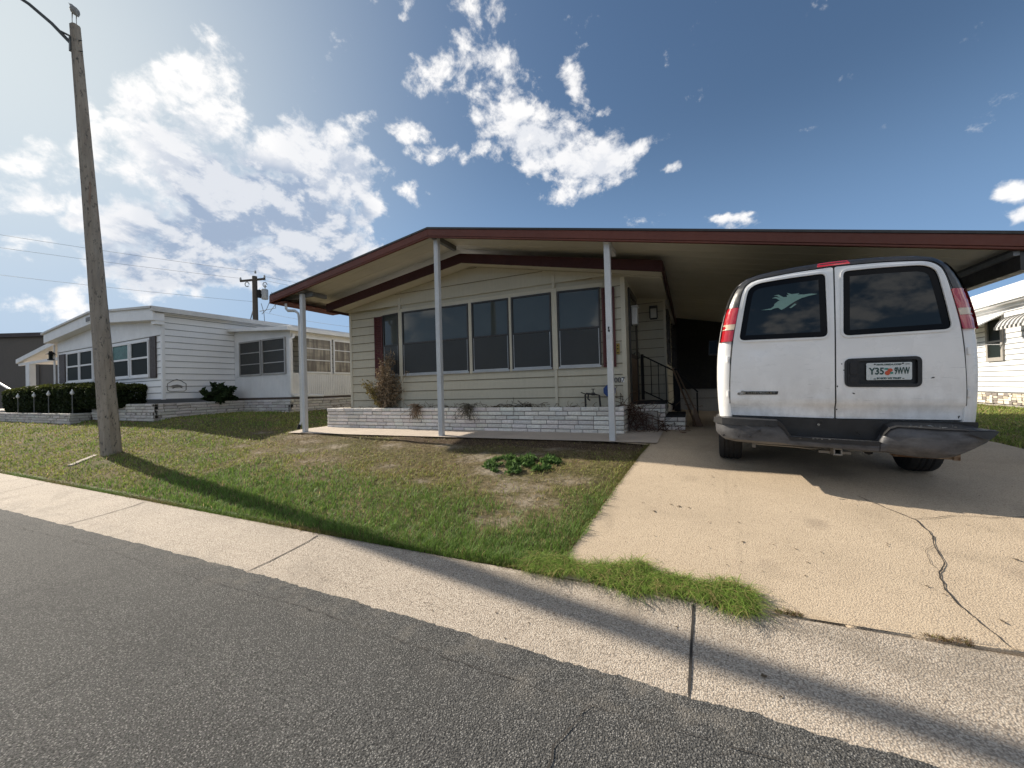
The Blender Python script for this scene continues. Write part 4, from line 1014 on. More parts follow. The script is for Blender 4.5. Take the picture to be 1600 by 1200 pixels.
m = MB(FH); band(m, pf, CY0-.012, .07, .028, .004); m.build('drip_edge', M_bronze, canopy)
m = MB(FH)                                           # box gutter and beam on the low side over the drive
m.box(CX1-.16, CX1-.04, CY0+.055, 6.5, ctop(CX1)-.36, ctop(CX1)-.10); m.build('side_beam', M_bronze, canopy)
m = MB(FH); m.box(CX1-.21, CX1-.161, CY0+.055, 6.5, ctop(CX1)-.20, ctop(CX1)-.15); m.build('gutter_edge', M_gal, canopy)
PY = -1.25
for k, x in enumerate((-.05, -3.2, -6.9)):
    zt = ctop(x)-.10-(.10 if k == 2 else .02); 
    m = MB(FH); h = .046
    sec = rounded([(-h, -h), (h, -h), (h, h), (-h, h)], .012, 2)
    m.prism([(u+x, v+PY) for u, v in sec], -.87, zt, lambda u, v, d: (u, v, d))
    for s in (-.018, .018): m.box(x+s-.004, x+s+.004, PY-h-.003, PY-h, -.86, zt)
    p = m.build('post', M_post, canopy)
    if k == 0:
        q = MB(FH); q.prism([(.028*math.cos(R(30*j)), .05*math.sin(R(30*j))) for j in range(12)], PY-h-.0055, PY-h-.0035, lambda u, v, d: (x+u, d, .86+v)); q.box(x-.03, x+.03, PY-h-.0055, PY-h-.0035, .70, .77); q.build('sticker', M_stick, p)
        q = MB(FH); q.prism([(.010, -.045), (.016, -.02), (.004, .005), (.012, .03), (-.004, .042), (-.014, .02), (-.006, -.005), (-.016, -.03)], PY-h-.0075, PY-h-.006, lambda u, v, d: (x+u, d, .855+v)); q.build('sticker_figure', M_black, p)
    zc = ctop(x)-.10
    m = MB(FH); m.box(x-.035, x+.035, CY0+.06, -.62, zc-.09, zc); m.build('beam', M_gal if k else M_post, canopy)
for y in (-1.34, 5.8):                               # posts of the low side, out of the photograph or behind the van
    m = MB(FH); m.box(4.33, 4.42, y-.045, y+.045, -.95, ctop(CX1)-.10); m.build('post', M_post, canopy, bevel=.006)
m = MB(FH)                                           # eave beam over the left post
m.box(-7.70, -6.62, -1.215, -1.14, ctop(-7.3)-.205, ctop(-7.3)-.11); m.build('beam', M_gal, canopy)
dsp = thing('downspout', 'white downspout on the left porch post, bent under the maroon eave', 'downspout', H(-7.0, -1.2, -.8))
m = MB(FH); gx = -7.04
m.tube([(-7.42, -1.28, 2.10), (-7.42, -1.28, 1.98), (-7.36, -1.28, 1.93), (-7.12, -1.28, 1.90), (gx, -1.26, 1.84), (gx, -1.24, 1.7), (gx, -1.24, -.62), (gx-.015, -1.27, -.72)], .033, 4); m.build('pipe', M_post, dsp)
m = MB(FH); m.tube([(gx-.015, -1.27, -.70), (gx-.03, -1.30, -.80)], .036, 6); m.build('shoe', M_black, dsp)
# the store room closing the carport
store = thing('store_room', 'dark store room with screened front closing the back of the carport', 'shed', H(2.4, 6.6, -.86))
m = MB(FH); m.hexa([(.56, 6.36, -.18), (4.4, 6.36, -.18), (4.4, 6.42, -.18), (.56, 6.42, -.18)], [(.56, 6.36, ctop(.56)-.08), (4.4, 6.36, ctop(4.4)-.08), (4.4, 6.42, ctop(4.4)-.08), (.56, 6.42, ctop(.56)-.08)]); m.build('screened_wall', M_dark, store)
m = MB(FH); m.box(.60, 4.4, 6.34, 6.42, -.90, -.50); m.box(.60, 4.4, 6.36, 6.42, -.485, -.20); m.box(1.05, 1.11, 6.31, 6.34, -.9, -.19); m.build('lower_wall', M_grey, store)
m = MB(FH); m.box(.60, 4.4, 6.32, 6.36, -.20, -.175); m.box(.62, .68, 6.31, 6.36, -.17, 2.0); m.build('frame', M_bronze, store)
m = MB(FH); m.box(.60, 4.4, 6.42, 9.5, -.9, .95); m.build('room', M_dark, store)

# ------------------------------------------------------------------ the white van
VX, VY, VZ = 1.06, 4.70, -1.0
van = thing('van', 'white passenger van with black roof edge and battered bumper parked in the driveway', 'van', (VX, VY, VZ), rot=(R(1.75), R(1.0), R(-1.4)), local=True)
HALF = [(.90, .47), (.952, .53), (.968, .70), (.978, .95), (.974, 1.2), (.957, 1.40), (.929, 1.58), (.890, 1.75), (.836, 1.90), (.778, 2.0), (.67, 2.075), (.40, 2.113), (0, 2.13)]
def smooth_half(n=3):
    P = HALF[:]
    for _ in range(n-1):
        Q = [P[0]]
        for a, b in zip(P[:-1], P[1:]): Q += [(lerp(a[0], b[0], .25), lerp(a[1], b[1], .25)), (lerp(a[0], b[0], .75), lerp(a[1], b[1], .75))]
        P = Q+[P[-1]]
    return P
SH = smooth_half(2)
OUTL = SH + [(-x, z) for x, z in reversed(SH[:-1])]            # from lower right over the roof to lower left
def halfw(z): return float(np.interp(z, [p[1] for p in SH], [p[0] for p in SH]))
def edge_d(x, z):
    p = Vector((x, z)); best = 9
    for i in range(len(OUTL)-1):
        a = Vector(OUTL[i]); b = Vector(OUTL[i+1]); ab = b-a; t = max(0, min(1, (p-a).dot(ab)/ab.length_squared)); best = min(best, (p-a-ab*t).length)
    return best
RC = .11
def rear_y(x, z):
    d = min(edge_d(x, z), RC); y = RC*(1-math.sqrt(max(0, 1-(1-d/RC)**2)))
    y += .05*max(0, (z-1.35)/.75)**1.5 - .015*(1-(x/.95)**2)
    if z < .765: y += .030*min(1, (.765-z)/.028)
    y += .010*math.exp(-(((x+.33)/.22)**2+((z-.80)/.09)**2)) - .008*math.exp(-(((x+.12)/.10)**2+((z-.79)/.05)**2)) + .008*math.exp(-(((x+.62)/.10)**2+((z-1.31)/.05)**2))
    return y
def rear(proud):
    return lambda x, z, d: (x, rear_y(x, z)-proud+d, z)
m = MB()
stations = [(RC*(1-math.sqrt(max(0, 1-(1-q)**2))), RC*q) for q in (.97, .8, .6, .42, .25, .12, .03)]
rings = [[(x, .075+.05*max(0, (z-1.35)/.75)**1.5, z) for x, z in offset_poly(OUTL, .125)], [(x, .05+.05*max(0, (z-1.35)/.75)**1.5, z) for x, z in offset_poly(OUTL, .122)]]
for y, d in stations:
    inset = RC*(1-math.sqrt(max(0, 1-(y/RC-1)**2))) if False else d
    pts = OUTL; off = offset_poly(pts, inset) if inset > 0 else pts
    rings.append([(x, y+.05*max(0, (z-1.35)/.75)**1.5, z) for x, z in off])
def top_y(y): return float(np.interp(y, [0, .5, 3.9, 4.15, 4.75, 5.0, 5.5, 5.62], [2.125, 2.14, 2.14, 2.09, 1.35, 1.26, 1.02, .82]))
def wid_y(y): return float(np.interp(y, [0, .4, 4.6, 5.3, 5.6], [1.0, 1.012, 1.012, .97, .86]))
for y in (RC, .25, .5, 1.0, 2.0, 3.0, 3.6, 3.9, 4.15, 4.45, 4.75, 5.0, 5.3, 5.5, 5.62):
    k = (top_y(y)-.47)/(2.125-.47); rings.append([(x*wid_y(y), y+.05*max(0, (z-1.35)/.75)**1.5*(1 if y < .6 else 0), .47+(z-.47)*k) for x, z in OUTL])
n = len(OUTL); vs = [p for r in rings for p in r]; fs = []
for i in range(len(rings)-1):
    for k in range(n-1): fs.append((i*n+k, i*n+k+1, (i+1)*n+k+1, (i+1)*n+k))
    fs.append((i*n+n-1, i*n, (i+1)*n, (i+1)*n+n-1))
fs.append(tuple((len(rings)-1)*n+k for k in range(n))); fs.append(tuple(range(n-1, -1, -1)))
m.add(vs, fs, 0, True)
body = m.build('body', M_van, van, angle=40)
def mir(poly): return [(-x, z) for x, z in poly]
DL = rounded([(-.006, .625), (-.006, 2.056), (-.33, 2.046), (-.645, 2.015), (-.722, 1.955), (-.754, 1.86), (-.797, 1.63), (-.832, 1.42), (-.856, 1.15), (-.866, .90), (-.862, .635)], [.01, .02, .1, .07, .06, .08, .1, .1, .1, .1, .03], 5)
WL = rounded([(-.052, 1.395), (-.062, 2.008), (-.34, 2.002), (-.615, 1.985), (-.690, 1.935), (-.712, 1.86), (-.748, 1.65), (-.785, 1.405)], [.055, .05, .1, .07, .05, .06, .1, .06], 6)
CR = rounded([(-.07, 1.180), (-.07, .93), (-.585, .925), (-.585, 1.185)], .045, 5)   # number plate recess, mirrored on to the right door
doors = []
for side in (0, 1):
    ol, wl = (DL, WL) if side == 0 else (mir(DL), mir(WL))
    holes = [wl] if side == 0 else [wl, mir(CR)]
    m = MB(); patch(m, ol, holes, rear(.014), .03, .03, grid=.036)
    d = m.build('rear_door', M_van, van, angle=30)
    m = MB(); patch(m, offset_poly(ol, -.009), [offset_poly(ol, .004)], rear(.004), 0, .035, grid=.05); m.build('door_gap', M_vblack, van)
    ring = offset_poly(wl, -.016)
    m = MB(); patch(m, ring, [offset_poly(wl, .004)], rear(.024), .02, .03); m.build('window_rim', M_white, d, angle=30)
    m = MB(); patch(m, offset_poly(wl, .0), [], rear(.004), 0, .035, grid=.06); g = m.build('window', M_vglass, d)
    m = MB(); patch(m, offset_poly(wl, .004), [offset_poly(wl, .055)], rear(.0062), 0, .03, grid=.04); m.build('window_border', M_vfrit, g)
    doors.append((d, g))
# hinge knuckles and seam
m = MB(); patch(m, [(-.005, .64), (.005, .64), (.005, 2.06), (-.005, 2.06)], [], rear(.006), 0, .05); m.build('door_seam', M_vblack, van)
for side, (d, g) in zip((-1, 1), doors):
    for z in (.86, 1.22):
        m = MB(); m.lathe([(0, -.03), (.012, -.03), (.012, .03), (0, .03)], (side*.885, rear_y(side*.885, z)-.008, z), 'Z', 8); m.build('hinge', M_van, d)
# latch bowl with the number plate
d = doors[1][0]
crm = mir(CR)
m = MB(); patch(m, offset_poly(crm, -.006), [offset_poly(crm, .022)], rear(.022), .02, .025); patch(m, offset_poly(crm, .02), [], rear(-.012), 0, .04)
nB = offset_poly(crm, .022); vs = [rear(.022)(x, z, 0) for x, z in nB]+[rear(-.012)(x, z, 0) for x, z in nB]; k = len(nB)
m.add(vs, [(i, (i+1) % k, k+(i+1) % k, k+i) for i in range(k)])
m.build('plate_recess', M_vblack, d, angle=30)
m = MB(); patch(m, rounded([(.085, .945), (.165, .945), (.165, 1.172), (.085, 1.172)], .02), [], rear(.030), .03, .03); patch(m, rounded([(.10, .965), (.15, .965), (.15, 1.02), (.10, 1.02)], .01), [], rear(.036), .01, .03); patch(m, rounded([(.10, 1.04), (.15, 1.04), (.15, 1.15), (.10, 1.15)], .015), [], rear(.040), .012, .03); m.build('handle', M_pad, d)
yp = rear_y(.375, 1.06)
m = MB(); m.prism(rounded([(.222, .985), (.528, .985), (.528, 1.140), (.222, 1.140)], .012), yp-.012, yp-.009, lambda u, v, q: (u, q, v)); plate = m.build('number_plate', M_plate, d)
def VT(x, y, z): return Matrix.Translation((x, y, z)) @ Matrix.Rotation(R(90), 4, 'X')
yt = yp-.0135
text('Y35', .084, VT(.293, yt, 1.062), M_pgreen, 'plate_text', plate, 1, .001, width=.104, bold=.0022); text('9WW', .084, VT(.462, yt, 1.062), M_pgreen, 'plate_text', plate, 1, .001, width=.100, bold=.0022)
text('MYFLORIDA.COM', .0185, VT(.375, yt, 1.122), M_pgreen, 'plate_text', plate, 1, .001, width=.165, bold=.0007); text('IN GOD WE TRUST', .0195, VT(.375, yt, .999), M_pgreen, 'plate_text', plate, 1, .001, width=.165, bold=.0009)
def disc(m, x, z, rx, rz, y0, th=.001): m.prism([(x+rx*math.cos(R(20*j)), z+rz*math.sin(R(20*j))) for j in range(18)], y0, y0+th, lambda u, v, q: (u, q, v))
m = MB(); disc(m, .366, 1.047, .018, .020, yt-.001); disc(m, .384, 1.072, .017, .016, yt-.0015); m.build('plate_fruit', M_orange, plate)
m = MB(); disc(m, .392, 1.046, .014, .010, yt-.0005); m.build('plate_leaf', M_pleaf, plate); m = MB(); disc(m, .36, 1.083, .018, .008, yt-.0005); m.build('plate_leaf', M_pleaf, plate)
for x, z in ((.28, 1.127), (.468, 1.130)): m = MB(); m.lathe([(0, -.003), (.006, -.003), (.006, 0)], (x, yt, z), 'Y', 8); m.build('plate_screw', M_black, plate)
for q in ([(.485, 1.121), (.512, 1.121), (.512, 1.126), (.485, 1.126)], [(.272, .991), (.286, .991), (.286, .999), (.272, .996)], [(.464, .994), (.478, .994), (.478, .999), (.464, .999)]): m = MB(); m.prism(q, yt-.001, yt, lambda u, v, q_: (u, q_, v)); m.build('plate_mark', M_black, plate)
# name bar on the left door, sticker on its glass, dent marks
d, g = doors[0]
yb_ = rear_y(-.62, .865)-.016
m = MB(); m.prism(rounded([(-.80, .853), (-.455, .853), (-.447, .885), (-.74, .885), (-.755, .870), (-.80, .868)], .004), yb_-.004, yb_, lambda u, v, q: (u, q, v)); bd = m.build('name_bar', M_vblack, d)
text('CHEVROLET', .027, VT(-.592, yb_-.005, .869), M_chrome, 'lettering', bd, 1.62, .001)
m = MB(); m.prism([(-.792, .876), (-.77, .876), (-.765, .892), (-.742, .892), (-.747, .876), (-.725, .876), (-.731, .862), (-.753, .862), (-.758, .848), (-.781, .848), (-.776, .862), (-.798, .862)], yb_-.007, yb_-.004, lambda u, v, q: (u, q, v)); m.build('emblem', M_chrome, bd)
fish = [(-.585, 1.705), (-.50, 1.715), (-.475, 1.735), (-.47, 1.755), (-.44, 1.78), (-.425, 1.785), (-.455, 1.81), (-.49, 1.815), (-.46, 1.825), (-.43, 1.815), (-.41, 1.80), (-.45, 1.835), (-.475, 1.84), (-.435, 1.845), (-.395, 1.815), (-.365, 1.815), (-.37, 1.835), (-.35, 1.83), (-.365, 1.855), (-.33, 1.838), (-.29, 1.838), (-.265, 1.84), (-.28, 1.828), (-.23, 1.822), (-.18, 1.825), (-.125, 1.815), (-.19, 1.805), (-.25, 1.79), (-.30, 1.765), (-.345, 1.735), (-.385, 1.705), (-.415, 1.69), (-.44, 1.715), (-.47, 1.712), (-.50, 1.70)]
m = MB(); patch(m, fish, [], rear(.0085), 0, .02, grid=.04); patch(m, [(-.35, 1.705), (-.335, 1.70), (-.29, 1.735), (-.305, 1.742)], [], rear(.0085), 0, .03); m.build('window_sticker', M_decal, g)
for x, z, a, l in ((.13, .865, -35, .028), (.012, .93, 80, .02), (.012, .71, 80, .016), (.06, 1.08, 20, .012), (.045, 1.14, 40, .012), (.83, .66, 70, .03), (.66, 1.0, 10, .03)):
    m = MB(); c, s_ = math.cos(R(a)), math.sin(R(a)); q = [(x+(u*c-v*s_), z+(u*s_+v*c)) for u, v in ((-l/2, -.004), (l*.2, -.006), (l/2, .002), (0, .006))]; patch(m, q, [], rear(.0152), 0, .03)
    m.build('paint_chip', M_vblack, doors[1][0])
# black band over the doors, corner lamps, high brake lamp
band_out = [p for p in OUTL if p[1] >= 1.76]
inner = [p for p in DL if p[1] > 1.70]
top_in = [(x, z) for x, z in DL if z > 1.74]; 
o_ = [(x, z) for x, z in offset_poly(OUTL, .006) if z >= 1.75]
inn = sorted([(x-.010 if x < -.66 else x, z+.010) for x, z in top_in if x < -.01], key=lambda p: p[0])
inn = inn+[(-x, z) for x, z in reversed(inn)]
inn[0] = (-.790, 1.755); inn[-1] = (.790, 1.755)
m = MB(); patch(m, [(.883, 1.752)]+[p for p in o_]+[(-.883, 1.752)]+inn, [], rear(.020), .012, .02, grid=.03); m.build('roof_edge_trim', M_vblack, van, angle=30)
m = MB()                                             # the black roof skin behind the trim
ri = [(x, z+.003) for x, z in OUTL if z > 1.93]
vs = []; ys_ = [RC*.9, .3, 1.0, 2.0, 3.0, 3.7]
for y in ys_:
    for x, z in ri: vs.append((x*wid_y(y)*1.002, y+(.05*max(0, (z-1.35)/.75)**1.5 if y < .6 else 0), .47+(z-.47)*(top_y(y)-.47)/(2.125-.47)+.002))
k = len(ri); m.add(vs, [(i*k+j, i*k+j+1, (i+1)*k+j+1, (i+1)*k+j) for i in range(len(ys_)-1) for j in range(k-1)], 0, True)
for s in (1, -1):                                    # black corner pillars above the lamps
    zs_ = [1.752, 1.80, 1.85, 1.90, 1.95, 2.0]; vs = []
    for z in zs_:
        for y in (.035, .07, RC, .2, .41): vs.append((s*(halfw(z)*wid_y(y)-(0 if y >= RC else .10*(1-math.sqrt(max(0, 1-(1-y/RC)**2)))*.55)+.012), y+.05*max(0, (z-1.35)/.75)**1.5, z))
    m.add(vs, [(i*5+j, i*5+j+1, (i+1)*5+j+1, (i+1)*5+j) for i in range(5) for j in range(4)], 0, True)
m.build('roof_skin', M_vblack, van)
LP = [(-.955, 1.405), (-.842, 1.405), (-.815, 1.56), (-.778, 1.752), (-.884, 1.752), (-.925, 1.58)]
for s in (1, -1):
    pl_ = [(x*s, z) for x, z in LP]
    m = MB(); patch(m, rounded(pl_, .012), [], rear(.022), .03, .02); lm = m.build('tail_lamp', M_red, van, angle=30)
    q = [(-.939, 1.525), (-.823, 1.525), (-.812, 1.582), (-.925, 1.582)]
    m = MB(); patch(m, [(x*s, z) for x, z in q], [], rear(.026), .006, .02); m.build('lamp_band', M_amber, lm)
    m = MB(); patch(m, [(s*-.850, 1.41), (s*-.836, 1.41), (s*-.815, 1.53), (s*-.776, 1.75), (s*-.788, 1.75), (s*-.826, 1.53)], [], rear(.011), .01, .02); m.build('lamp_edge', M_vblack, lm)
    m = MB()                                          # the lamp's return on the body side
    e = [(z, halfw(z)) for z in (1.405, 1.50, 1.58, 1.67, 1.752)]
    vs = []
    for z, x in e: vs += [(s*(x+.008), .05+.05*max(0, (z-1.35)/.75)**1.5, z), (s*(x+.010), .17, z)]
    m.add(vs, [(2*i, 2*i+1, 2*i+3, 2*i+2) for i in range(4)]); m.build('lamp_side', M_red, lm)
m = MB(); patch(m, rounded([(-.125, 2.072), (.125, 2.072), (.11, 2.116), (-.11, 2.116)], .008), [], rear(.020), .02, .02); m.build('brake_lamp', M_red, van)
# rear bumper: left end, stepped middle, right half bent outwards
def bumper_loft(secs, name, mat, parent, crown=.006):
    m = MB(); vs = []; k = 9
    for (x, y, zt, zb_, nx, ny) in secs:
        h = zt-zb_
        prof = [(.11, 0), (.02, .012), (.0, -.015), (-crown, -h*.35), (-crown*1.1, -h*.6), (-crown*.4, -h*.88), (.03, -h), (.05, -h+.012), (.10, -.03)]
        for o_i, dz in prof: vs.append((x-nx*(-o_i) if False else x+nx*o_i, y+ny*o_i, zt+dz))
    n_ = len(secs); fs = [(i*k+j, i*k+(j+1) % k, (i+1)*k+(j+1) % k, (i+1)*k+j) for i in range(n_-1) for j in range(k)]
    fs += [tuple(range(k)), tuple((n_-1)*k+j for j in range(k-1, -1, -1))]
    m.add(vs, fs, 0, True); return m.build(name, mat, parent, angle=45)
bl = [(-1.0, .34, .60, .44, 1, 0), (-1.0, .16, .60, .425, 1, .1), (-.985, .04, .605, .41, .8, .6), (-.93, -.06, .605, .385, .4, .92), (-.82, -.105, .603, .372, .1, 1), (-.65, -.125, .60, .366, 0, 1), (-.47, -.13, .595, .362, 0, 1), (-.425, -.128, .56, .362, 0, 1), (-.385, -.125, .49, .362, 0, 1), (-.36, -.125, .445, .362, 0, 1), (0, -.13, .435, .355, 0, 1), (.28, -.135, .43, .345, 0, 1)]
bump = bumper_loft(bl, 'rear_bumper', M_bump, van)
br = [(.285, -.135, .44, .345, 0, 1), (.31, -.14, .49, .345, 0, 1), (.345, -.145, .555, .342, 0, 1), (.40, -.155, .575, .335, 0, 1), (.55, -.175, .573, .325, 0, 1), (.68, -.19, .566, .325, -.05, 1), (.80, -.185, .562, .345, -.12, .98), (.92, -.165, .560, .40, -.2, .95), (1.02, -.13, .558, .46, -.3, .9), (1.09, -.08, .556, .515, -.4, .85), (1.135, -.04, .552, .54, -.5, .8)]
br = [(x if x < .35 else .345+(x-.345)*.873, y, a, b, c, d_) for x, y, a, b, c, d_ in br]
bumper_loft(br, 'bumper_end', M_bump, bump, .009)
def strip(m, pts, mi=0): 
    vs = []
    for a, b in pts: vs += [a, b]
    m.add(vs, [(2*i, 2*i+1, 2*i+3, 2*i+2) for i in range(len(pts)-1)], mi, True)
m = MB(); strip(m, [((-1.005, .30, .606), (-.90, .30, .61)), ((-.995, .04, .612), (-.88, .08, .614)), ((-.935, -.072, .613), (-.86, .03, .62)), ((-.82, -.122, .612), (-.80, .02, .62)), ((-.47, -.148, .604), (-.47, .02, .61)), ((-.42, -.145, .566), (-.42, .02, .57)), ((-.365, -.142, .452), (-.365, .02, .455)), ((0, -.148, .443), (0, .02, .445)), ((.285, -.150, .440), (.285, .02, .443))])
strip(m, [((-.47, -.152, .606), (-.47, -.150, .57)), ((-.42, -.150, .568), (-.42, -.148, .525)), ((-.365, -.146, .452), (-.36, -.146, .418)), ((.28, -.153, .442), (.28, -.153, .405))])
strip(m, [((-1.022, .1, .607), (-1.026, .1, .548)), ((-1.004, .03, .61), (-1.008, .03, .548)), ((-.943, -.080, .612), (-.945, -.084, .548)), ((-.82, -.128, .612), (-.82, -.133, .548)), ((-.47, -.152, .606), (-.47, -.156, .548))])
for i in range(30):
    x = random.uniform(-.32, .28); m.box(x, x+random.uniform(.006, .025), -.151+random.uniform(0, .012), -.142, .441, .448, 1)
m.build('step_pad', [M_pad, M_chrome], bump, fix=False)
def bx_map(L_): return [tuple((p[0] if p[0] < .35 else .345+(p[0]-.345)*.873, p[1], p[2]) for p in q) for q in L_]
m = MB(); strip(m, bx_map([((.305, -.158, .505), (.305, .02, .46)), ((.345, -.165, .562), (.345, .02, .60)), ((.40, -.172, .583), (.40, .02, .618)), ((.68, -.208, .576), (.68, .0, .615)), ((.92, -.18, .570), (.88, .03, .615)), ((1.02, -.145, .568), (.95, .06, .60)), ((1.135, -.05, .560), (1.0, .08, .575))]))
strip(m, bx_map([((.86, -.214, .568), (.88, -.214, .545)), ((.96, -.182, .566), (.97, -.186, .51)), ((1.02, -.160, .565), (1.03, -.166, .50)), ((1.09, -.108, .562), (1.09, -.112, .53)), ((1.135, -.058, .558), (1.135, -.060, .548))]))
for i in range(14):
    x = random.uniform(.45, .75); yq = random.uniform(-.19, -.10); zq = lerp(.583, .61, (yq+.2)/.2); m.box(x, x+random.uniform(.008, .03), yq, yq+.008, zq-.002, zq+.003, 1)
m.build('step_pad', [M_pad, M_chrome], bump, fix=False)
m = MB(); strip(m, [((-.95, .02, .618), (-.95, .03, .44)), ((-.85, -.012, .622), (-.85, -.01, .44)), ((-.4, -.022, .622), (-.4, -.02, .44)), ((.3, -.022, .622), (.3, -.02, .44)), ((.85, -.012, .622), (.85, -.01, .44)), ((.95, .02, .618), (.95, .03, .46))]); m.build('bumper_backing', M_vblack, bump)
m = MB(); m.lathe([(0, -.004), (.011, -.004), (.011, 0)], (-.13, -.026, .565), 'Y', 10); m.build('bolt', M_chrome, bump)
for x, z, a, b in ((-.62, .50, .03, .018), (-.80, .43, .02, .012), (-.93, .44, .03, .02), (-.55, .555, .03, .012), (-.70, .44, .012, .010)):
    m = MB(); m.prism([(x-a/2, z), (x-a*.1, z-b/2), (x+a/2, z-b*.1), (x+a*.2, z+b/2), (x-a*.3, z+b*.35)], -.1535 if x > -.75 else -.135, -.12, lambda u, v, q: (u, q, v)); m.build('scuff_mark', M_vblack, bump)
# under the tail: hitch, bars, wheels
m = MB()
for a in ((-.034, .034, .29, .305), (-.034, .034, .345, .36), (-.034, -.02, .305, .345), (.02, .034, .305, .345)): m.box(a[0], a[1], -.10, .35, a[2], a[3])
m.build('tow_hitch', M_steel, van, bevel=.004)
m = MB(); m.box(-.66, -.035, .05, .11, .325, .365); m.box(.035, .60, .05, .11, .315, .365); m.box(-.67, -.64, .03, .10, .30, .37); m.box(-.12, .12, .02, .06, .285, .31); m.tube([(-.62, .03, .34), (-.3, .0, .335), (-.18, .03, .32), (-.1, .05, .335)], .009, 6); m.build('hitch_bar', M_steel, van)
m = MB(); m.box(.42, .80, .02, .12, .29, .345); m.box(.80, .84, .0, .10, .285, .35); m.build('frame_end', M_rust, van, bevel=.004)
m = MB(); m.box(-.85, .85, .14, 5.2, .33, .50); m.tube([(-.7, .9, .36), (.7, .9, .36)], .05, 10); m.lathe([(0, -.10), (.13, -.10), (.15, 0), (.13, .10), (0, .10)], (0, .9, .36), 'X', 14); m.tube([(.30, .22, .29), (.34, .9, .30), (.36, 2.2, .32)], .035, 8); m.tube([(-.2, .5, .30), (-.2, .5, .24)], .03, 6); m.build('underbody', M_under, van)
def wheel(x, y, s):
    o = thing('tmp', None, None, (0, 0, 0)) if False else None
    r, wt = .365, .125
    m = MB(); prof = [(.21, -wt*.85), (.30, -wt), (.345, -wt*.92), (.362, -wt*.7)]
    for k in (-.45, -.1, .3): prof += [(.365, wt*(k-.10)), (.357, wt*(k-.04)), (.357, wt*(k+.04)), (.365, wt*(k+.10))]
    prof += [(.362, wt*.7), (.345, wt*.92), (.30, wt), (.21, wt*.85)]
    m.lathe(prof, (x, y, .36), 'X', 36); t = m.build('wheel', M_tyre, van, angle=30)
    m = MB(); m.lathe([(0, s*.05), (.07, s*.05), (.08, s*.03), (.17, s*.02), (.20, s*.09), (.215, s*.10), (.215, -s*.09), (0, -s*.09)], (x, y, .36), 'X', 24); m.build('rim', M_rim, t)
for x, y in ((-.855, .93), (.855, .93), (-.855, 4.36), (.855, 4.36)): wheel(x, y, 1 if x > 0 else -1)
# sides: windows, mirrors, wheel arch lips, front
for s in (-1, 1):
    for y0, y1 in ((.42, 1.55), (1.63, 2.65), (2.75, 3.65)):
        m = MB(); vs = []
        for z in (1.42, 1.58, 1.75, 1.90): x = halfw(z)*1.012+.006; vs += [(s*x, y0, z), (s*x, y1, z)]
        m.add(vs, [(2*i, 2*i+1, 2*i+3, 2*i+2) for i in range(3)], 0, True); m.build('side_window', M_vglass, van)
    m = MB(); m.bar((s*.96, 3.72, 1.46), (s*1.03, 3.66, 1.46), .05, .03); m.hexa([(s*.99, 3.62, 1.38), (s*1.14, 3.60, 1.38), (s*1.14, 3.69, 1.38), (s*.99, 3.71, 1.38)], [(s*.99, 3.62, 1.66), (s*1.13, 3.60, 1.66), (s*1.13, 3.68, 1.66), (s*.99, 3.70, 1.66)]); mm = m.build('door_mirror', M_vblack, van, bevel=.01)
    m = MB(); m.hexa([(s*1.005, 3.612, 1.41), (s*1.125, 3.596, 1.41), (s*1.125, 3.602, 1.41), (s*1.005, 3.618, 1.41)], [(s*1.005, 3.612, 1.64), (s*1.125, 3.596, 1.64), (s*1.125, 3.602, 1.64), (s*1.005, 3.618, 1.64)]); m.build('mirror_glass', M_vglass, mm)
m = MB(); m.hexa([(-.80, 4.765, 1.40), (.80, 4.765, 1.40), (.80, 4.755, 1.40), (-.80, 4.755, 1.40)], [(-.66, 4.30, 1.96), (.66, 4.30, 1.96), (.66, 4.29, 1.96), (-.66, 4.29, 1.96)]); m.build('windscreen', M_vglass, van)

# ------------------------------------------------------------------ white house on the left
nh = thing('neighbour_house', 'white sided mobile home with dark shutters and low gable behind the clipped shrubs', 'house', (-19.8, 10, -.6))
NX0, NX1, NY = -24.2, -15.4, 6.1
def ng(x): return 3.10-.075*abs(x+19.8)
m = MB(); siding(m, (NX0, NY), (NX1, NY), -.06, 2.02, zstart=-.06, lip=.018); m.build('front_wall', [M_whiteside, M_whshade], nh)
m = MB(); siding(m, (NX1, NY), (NX1, 16), -.06, 2.64, zstart=-.06, lip=.018); m.build('side_wall', [M_whiteside, M_whshade], nh)
m = MB(); siding(m, (NX0, 16), (NX0, NY), -.06, 2.4, zstart=-.06); m.build('side_wall', [M_whiteside, M_whshade], nh)
m = MB()
for x0, x1 in ((NX0, -19.8), (-19.8, NX1)):
    m.hexa([(x0, NY-.02, 2.02), (x1, NY-.02, 2.02), (x1, NY+.1, 2.02), (x0, NY+.1, 2.02)], [(x0, NY-.02, ng(x0)-.34), (x1, NY-.02, ng(x1)-.34), (x1, NY+.1, ng(x1)-.34), (x0, NY+.1, ng(x0)-.34)])
m.box(NX0, NX1, NY-.035, NY-.02, 1.99, 2.05); m.build('gable_panel', M_white, nh)
m = MB()
